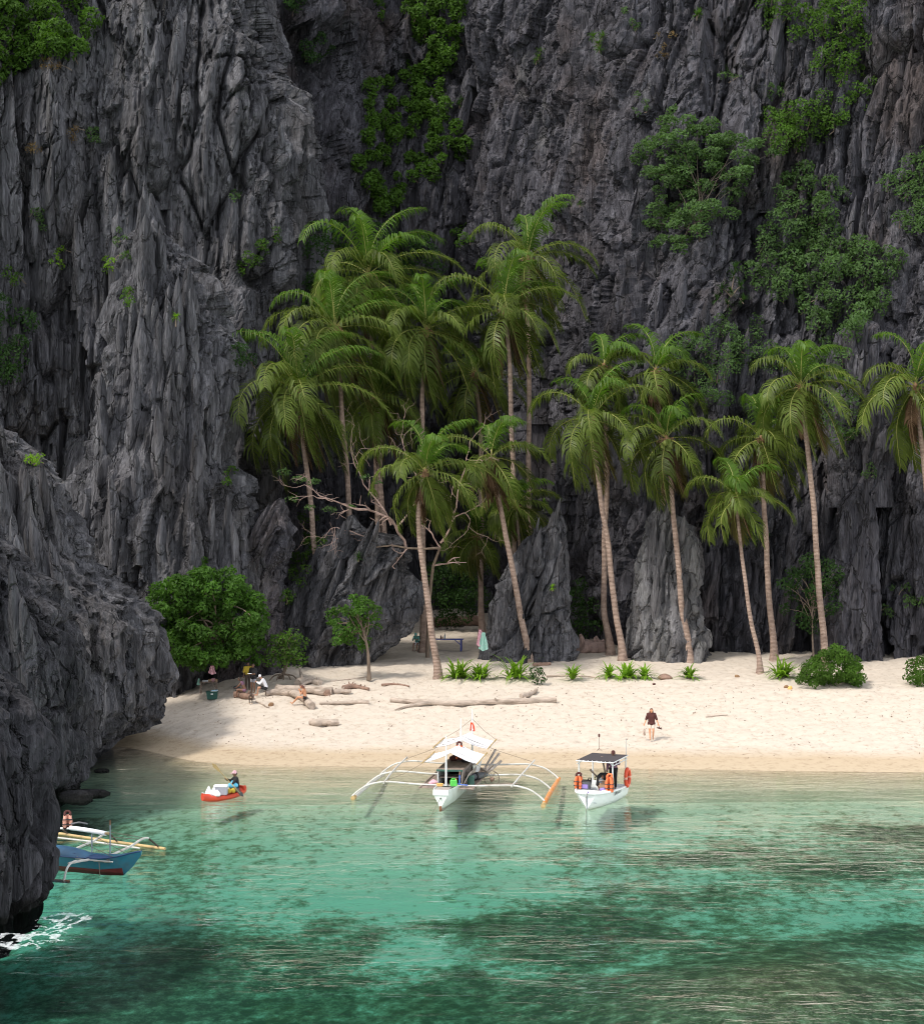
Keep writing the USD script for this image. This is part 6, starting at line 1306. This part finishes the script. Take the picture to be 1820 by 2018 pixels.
def kayak():
    a = np.array([-11.62, 72.7, 0.0]); b = np.array([-10.0, 74.9, 0.0]); d = b - a; L = float(np.linalg.norm(d)); rz = math.degrees(math.atan2(d[1], d[0])) - 90
    B = Frame(a, rz)
    t = thing('kayak', 'red orange sit on kayak loaded with a cooler and bags', 'kayak', a, rz)
    ys = np.linspace(0, L, 28); rings = []
    for y in ys:
        u = y / L; w = .36 * math.sin(math.pi * np.clip(u * .94 + .03, 0, 1)) ** .55; h0 = -.10 + .16 * abs(2 * u - 1) ** 3; h1 = .24 + .16 * abs(2 * u - 1) ** 2.2
        dip = .10 * (1 if .18 < u < .85 else 0)
        rings.append([(w * math.cos(q), y, (h0 + h1) / 2 + (h1 - h0) / 2 * math.sin(q) * (1 if math.sin(q) < .75 else 1) - (dip if math.sin(q) > .8 else 0)) for q in np.linspace(0, 2 * math.pi, 20, endpoint=False)])
    v = np.array(rings).reshape(-1, 3); f = grid_faces(20, 28, wrap=True)
    v = np.vstack([v, v[:20].mean(0), v[-20:].mean(0)]); q = np.arange(20); q2 = (q + 1) % 20
    f = np.vstack([f, np.stack([np.full(20, 560), q, q2], -1), np.stack([np.full(20, 561), 540 + q2, 540 + q], -1)])
    obj('hull', (v, f), 'kayak', t, smooth=50); obj('seat_back', box(.5, .08, .22, (0, L * .90, .32), .03), 'kayak', t)
    obj('bow_handle', tube([(-.05, .05, .40), (0, -.02, .44), (.05, .05, .40)], .015, 5), 'plastic', t)
    def up(x, y, z): return B(x, y, z)
    k = thing('cooler', 'grey cooler with a white lid on the kayak', 'cooler', up(.02, L * .42, .18), 0); obj('cooler_body', box(.60, .40, .36, (0, 0, .18), .025), 'cooler', k); obj('lid', box(.64, .44, .09, (0, 0, .40), .025), 'white_paint', k); obj('handle', box(.03, .22, .10, (.33, 0, .30), .01), 'plastic', k)
    k = thing('plastic_bag', 'white plastic bags in front of the cooler on the kayak', 'bag', up(0, L * .20, .20), 0)
    for i, (x, y, h) in enumerate(((-.12, 0, .42), (.10, .05, .36), (.26, -.05, .26))): obj('bag', soften(m3.Manifold.batch_hull([sph((x - .08, y, .08), .10), sph((x + .09, y, .08), .10), sph((x + .02, y, h), .04)]), .06, 1), 'plastic', k, smooth=60)
    for i, lab in enumerate(('yellow coconut on the kayak, nearest the cooler', 'yellow coconut on the kayak, nearest the paddler')):
        k = thing('coconut', lab, 'coconut', up(.05 + .1 * i, L * (.60 + .06 * i), .28), 0); s_ = trimesh.creation.icosphere(subdivisions=2, radius=.11); s_.apply_scale((1, 1, 1.15)); obj('husk', s_, 'yellow_cloth', k, smooth=True); obj('stalk', tube([(0, 0, .11), (.02, 0, .16)], .02, 5), 'husk', k)
    PAD = dict(hip=(0, 0, .10), chest=(0, .03, .46), neck=(0, .05, .65), head=(0, .09, .79), sl=(-.18, .04, .58), sr=(.18, .04, .58), el=(-.28, .20, .42), er=(.26, .24, .42), wl=(-.20, .34, .20), wr=(.06, .44, .52), hl=(-.10, .02, .08), hr=(.10, .02, .08), kl=(-.17, .42, .22), kr=(.17, .42, .22), al=(-.13, .80, .0), ar=(.13, .80, .0))
    p0 = up(0, L * .80, .22)
    person('paddler in a black top and pink cap kneeling at the back of the kayak', p0, rz + 180 - 35, PAD, 'skin_brown', [('shirt', LONG_TOP, .025, 'black_cloth'), ('trousers', TIGHTS, .018, 'dark_grey')], 'hair_dark', 'pink_cloth')
    k = thing('waist_bag', 'sky blue bag on the paddler\'s lap', 'bag', p0 + np.array([-.14, -.28, .28]), 20); obj('bag_body', soften(m3.Manifold.batch_hull([sph((-.16, 0, 0), .10), sph((.14, 0, 0), .11), sph((0, 0, .12), .08)]), .06, 2), 'sky_blue', k, smooth=60); obj('strap', tube([(-.15, 0, .08), (0, .1, .22), (.15, 0, .08)], .02, 5), 'sky_blue', k)
    A = W(426, 1513, 73.4); C = W(473, 1563, 73.9)
    k = thing('paddle', 'wooden double paddle held diagonally by the kayaker', 'paddle', A); e = C - A
    obj('shaft', tube([(0, 0, 0), e], .022, 6), 'bamboo', k)
    def bl(c, dv): 
        s_ = unit(np.cross(dv, [0, 1, 0])); P_ = [c - dv * .28, c - dv * .12 + s_ * .085, c + dv * .2 + s_ * .05, c + dv * .26, c + dv * .2 - s_ * .05, c - dv * .12 - s_ * .085]
        m = trimesh.convex.convex_hull(np.array([p + np.array([0, o, 0]) for p in P_ for o in (-.015, .015)])); return np.array(m.vertices), np.array(m.faces)
    obj('blade', bl(np.zeros(3), unit(e)), 'bamboo', k); obj('blade', bl(e * .98, unit(-e)), 'dark_grey', k)
kayak()

def blue_boat():
    a = np.array([-11.45, 58.0, 0.0]); rz = 64.5       # bow; the hull runs back to the left and away
    B = Frame(a, rz)
    t = thing('outrigger_canoe', 'blue and red outrigger canoe half hidden behind the near headland', 'boat', a, rz)
    st = [(0, [(.0, .74), (.01, .77), (.015, .80), (.02, .84), (.025, .88)]), (.35, [(.015, .30), (.05, .42), (.09, .54), (.13, .66), (.16, .80)]), (.75, [(.02, -.05), (.09, .14), (.17, .32), (.23, .50), (.27, .68)]), (1.6, [(.02, -.12), (.20, .04), (.29, .20), (.35, .36), (.39, .54)]), (3.5, [(.02, -.15), (.26, .02), (.37, .16), (.42, .32), (.45, .48)]), (5.5, [(.02, -.12), (.24, .03), (.34, .18), (.39, .32), (.42, .50)]), (7.2, [(.02, .2), (.05, .34), (.08, .46), (.10, .60), (.12, .76)])]
    obj('hull', hull(st, .03), 'hull_blue', t, smooth=50)
    lo = [(y, [(x + .006, z - .01) for x, z in pr[:2]] + [(pr[1][0] + (pr[2][0] - pr[1][0]) * .5 + .006, pr[1][1] + (pr[2][1] - pr[1][1]) * .5)]) for y, pr in st[2:-1]]
    obj('red_bottom', hull(lo, .01), 'hull_red', t, smooth=50)
    for s in (-1, 1): obj('gunwale', tube(spline([(s * pr[-1][0], y, pr[-1][1]) for y, pr in st], 24), .022, 6), 'deep_blue', t, smooth=60)
    obj('deck', box(.55, 1.1, .02, (0, 1.75, .50), .004, rx=2), 'deep_blue', t)
    for y in (1.2, 2.6, 3.9): obj('thwart', box(.72, .12, .03, (0, y, .52), .006), 'wood', t)
    # cabin hood
    u, v_ = np.meshgrid(np.linspace(0, math.pi, 15), np.linspace(0, 1, 9))
    P = np.stack([.40 * np.cos(u), 2.2 + 1.9 * v_, 0.44 + (.10 + .22 * np.sin(np.clip(v_ * 1.5, 0, 1) * math.pi / 2)) * np.sin(u)], -1)
    f = grid_faces(15, 9); n = 135
    obj('cabin_hood', (np.vstack([P.reshape(-1, 3), P.reshape(-1, 3) * [.94, 1, 1] - [0, 0, .02]]), np.vstack([f, f[:, ::-1] + n])), 'hood_blue', t, smooth=True)
    obj('hood_inside', box(.6, 1.0, .02, (0, 3.2, .60), .004), 'deep_blue', t)
    def q(px, py, Y): c, s = math.cos(-B.a), math.sin(-B.a); w = W(px, py, Y) - B.o; return np.array([c * w[0] - s * w[1], s * w[0] + c * w[1], w[2]])
    # far float and its arms
    obj('far_float', tube([q(104, 1641, 65.6), q(215, 1658, 64), q(325, 1673, 62.4)], [.055, .062, .058], 9), 'bamboo', t, smooth=50)
    obj('far_rail', tube([q(104, 1650, 64), q(190, 1660, 63), q(275, 1672, 61.5)], .035, 6), 'bamboo_white', t)
    obj('arm', tube(spline([q(135, 1702, 57.6), q(160, 1697, 58.2), q(205, 1690, 59), q(250, 1672, 60.5), q(282, 1653, 61.6), q(292, 1652, 62)], 20), .045, 7), 'bamboo_white', t, smooth=50); obj('arm_foot', tube([q(292, 1652, 62), q(312, 1669, 62.6)], .032, 6), 'wood_dark', t)
    obj('arm', tube(spline([q(120, 1690, 59.5), q(160, 1668, 61), q(182, 1659, 62), q(209, 1642, 63), q(215, 1642, 63.3)], 16), .045, 7), 'bamboo_white', t, smooth=50); obj('arm_foot', tube([q(215, 1642, 63.3), q(232, 1660, 63.8)], .03, 6), 'wood_dark', t)
    obj('arm_foot', tube([q(120, 1633, 65), q(136, 1645, 65.2)], .03, 6), 'wood_dark', t)
    obj('near_arm', tube(spline([q(150, 1697, 58.0), q(142, 1700, 57.6), q(133, 1710, 57.3), q(126, 1736, 57.2)], 14), .04, 7), 'bamboo_white', t, smooth=50); obj('near_float', tube([q(96, 1735, 57.6), q(136, 1738, 57.1)], .06, 8), 'keel_brown', t, smooth=50)
    for dz in (0, 5, 11): obj('side_pole', tube([q(110, 1684 + dz, 59.4), q(160 + dz * 3, 1694 + dz * .6, 58.6), q(222, 1699, 58)], .028, 6), 'bamboo_white', t)
    obj('post', tube([q(181, 1633, 60.2), q(181, 1672, 60.2), q(181, 1672, 60.2) - [0, 0, .3]], .03, 6), 'steel_grey', t); obj('post', tube([q(217, 1618, 59.4), q(217, 1660, 59.4), q(217, 1687, 59.4)], [.02, .03, .03], 6), 'steel_grey', t); obj('post_top', tube([q(217, 1617, 59.4), q(217, 1630, 59.4)], .022, 6), 'keel_brown', t)
    obj('rolled_awning', tube(spline([q(139, 1632, 61), q(170, 1636, 60.4), q(208, 1643, 59.6)], 10), .085, 9), 'tarp', t, smooth=50); obj('awning_end', tube([q(208, 1643, 59.6), q(216, 1643, 59.4)], .05, 7), 'bamboo', t)
    obj('ridge_bar', tube([q(100, 1632, 61.6), q(139, 1633, 61)], .04, 6), 'white_paint', t)
    for a_, b_ in (((217, 1640, 59.4), (286, 1652, 61.8)), ((217, 1650, 59.4), (280, 1655, 61.7)), ((181, 1645, 60.2), (265, 1692, 58.4)), ((160, 1660, 60), (235, 1695, 58.4)), ((195, 1700, 58.2), (197, 1726, 57.9))): obj('rope', tube([q(*a_), q(*b_)], .012, 4), 'rope', t)
    life_vest('faded pink orange life vest slung on the ridge bar of the blue canoe', W(133, 1632, 61.2), 15, 'salmon', 'maroon', .52)
    k = thing('camera_arm', 'dark metal bracket on the ridge bar of the blue canoe', 'bracket', W(140, 1624, 61), 0); obj('arm', tube([(0, 0, 0), (.30, .0, .06), (.62, 0, .0)], .035, 6), 'dark_grey', k); obj('clamp', tube([(.50, 0, 0), (.50, 0, -.22)], .02, 5), 'black', k); obj('clamp', tube([(.14, 0, 0), (.14, 0, -.25)], .02, 5), 'black', k)
blue_boat()

stone('painted_hole', 'dark lump painted as the shaded hollow in the side of the thick log', 646, 1369, .26, 'drift_dark', 31, 'log end', .9)  # solid lump; the shade inside the hollow is put into its dark colour
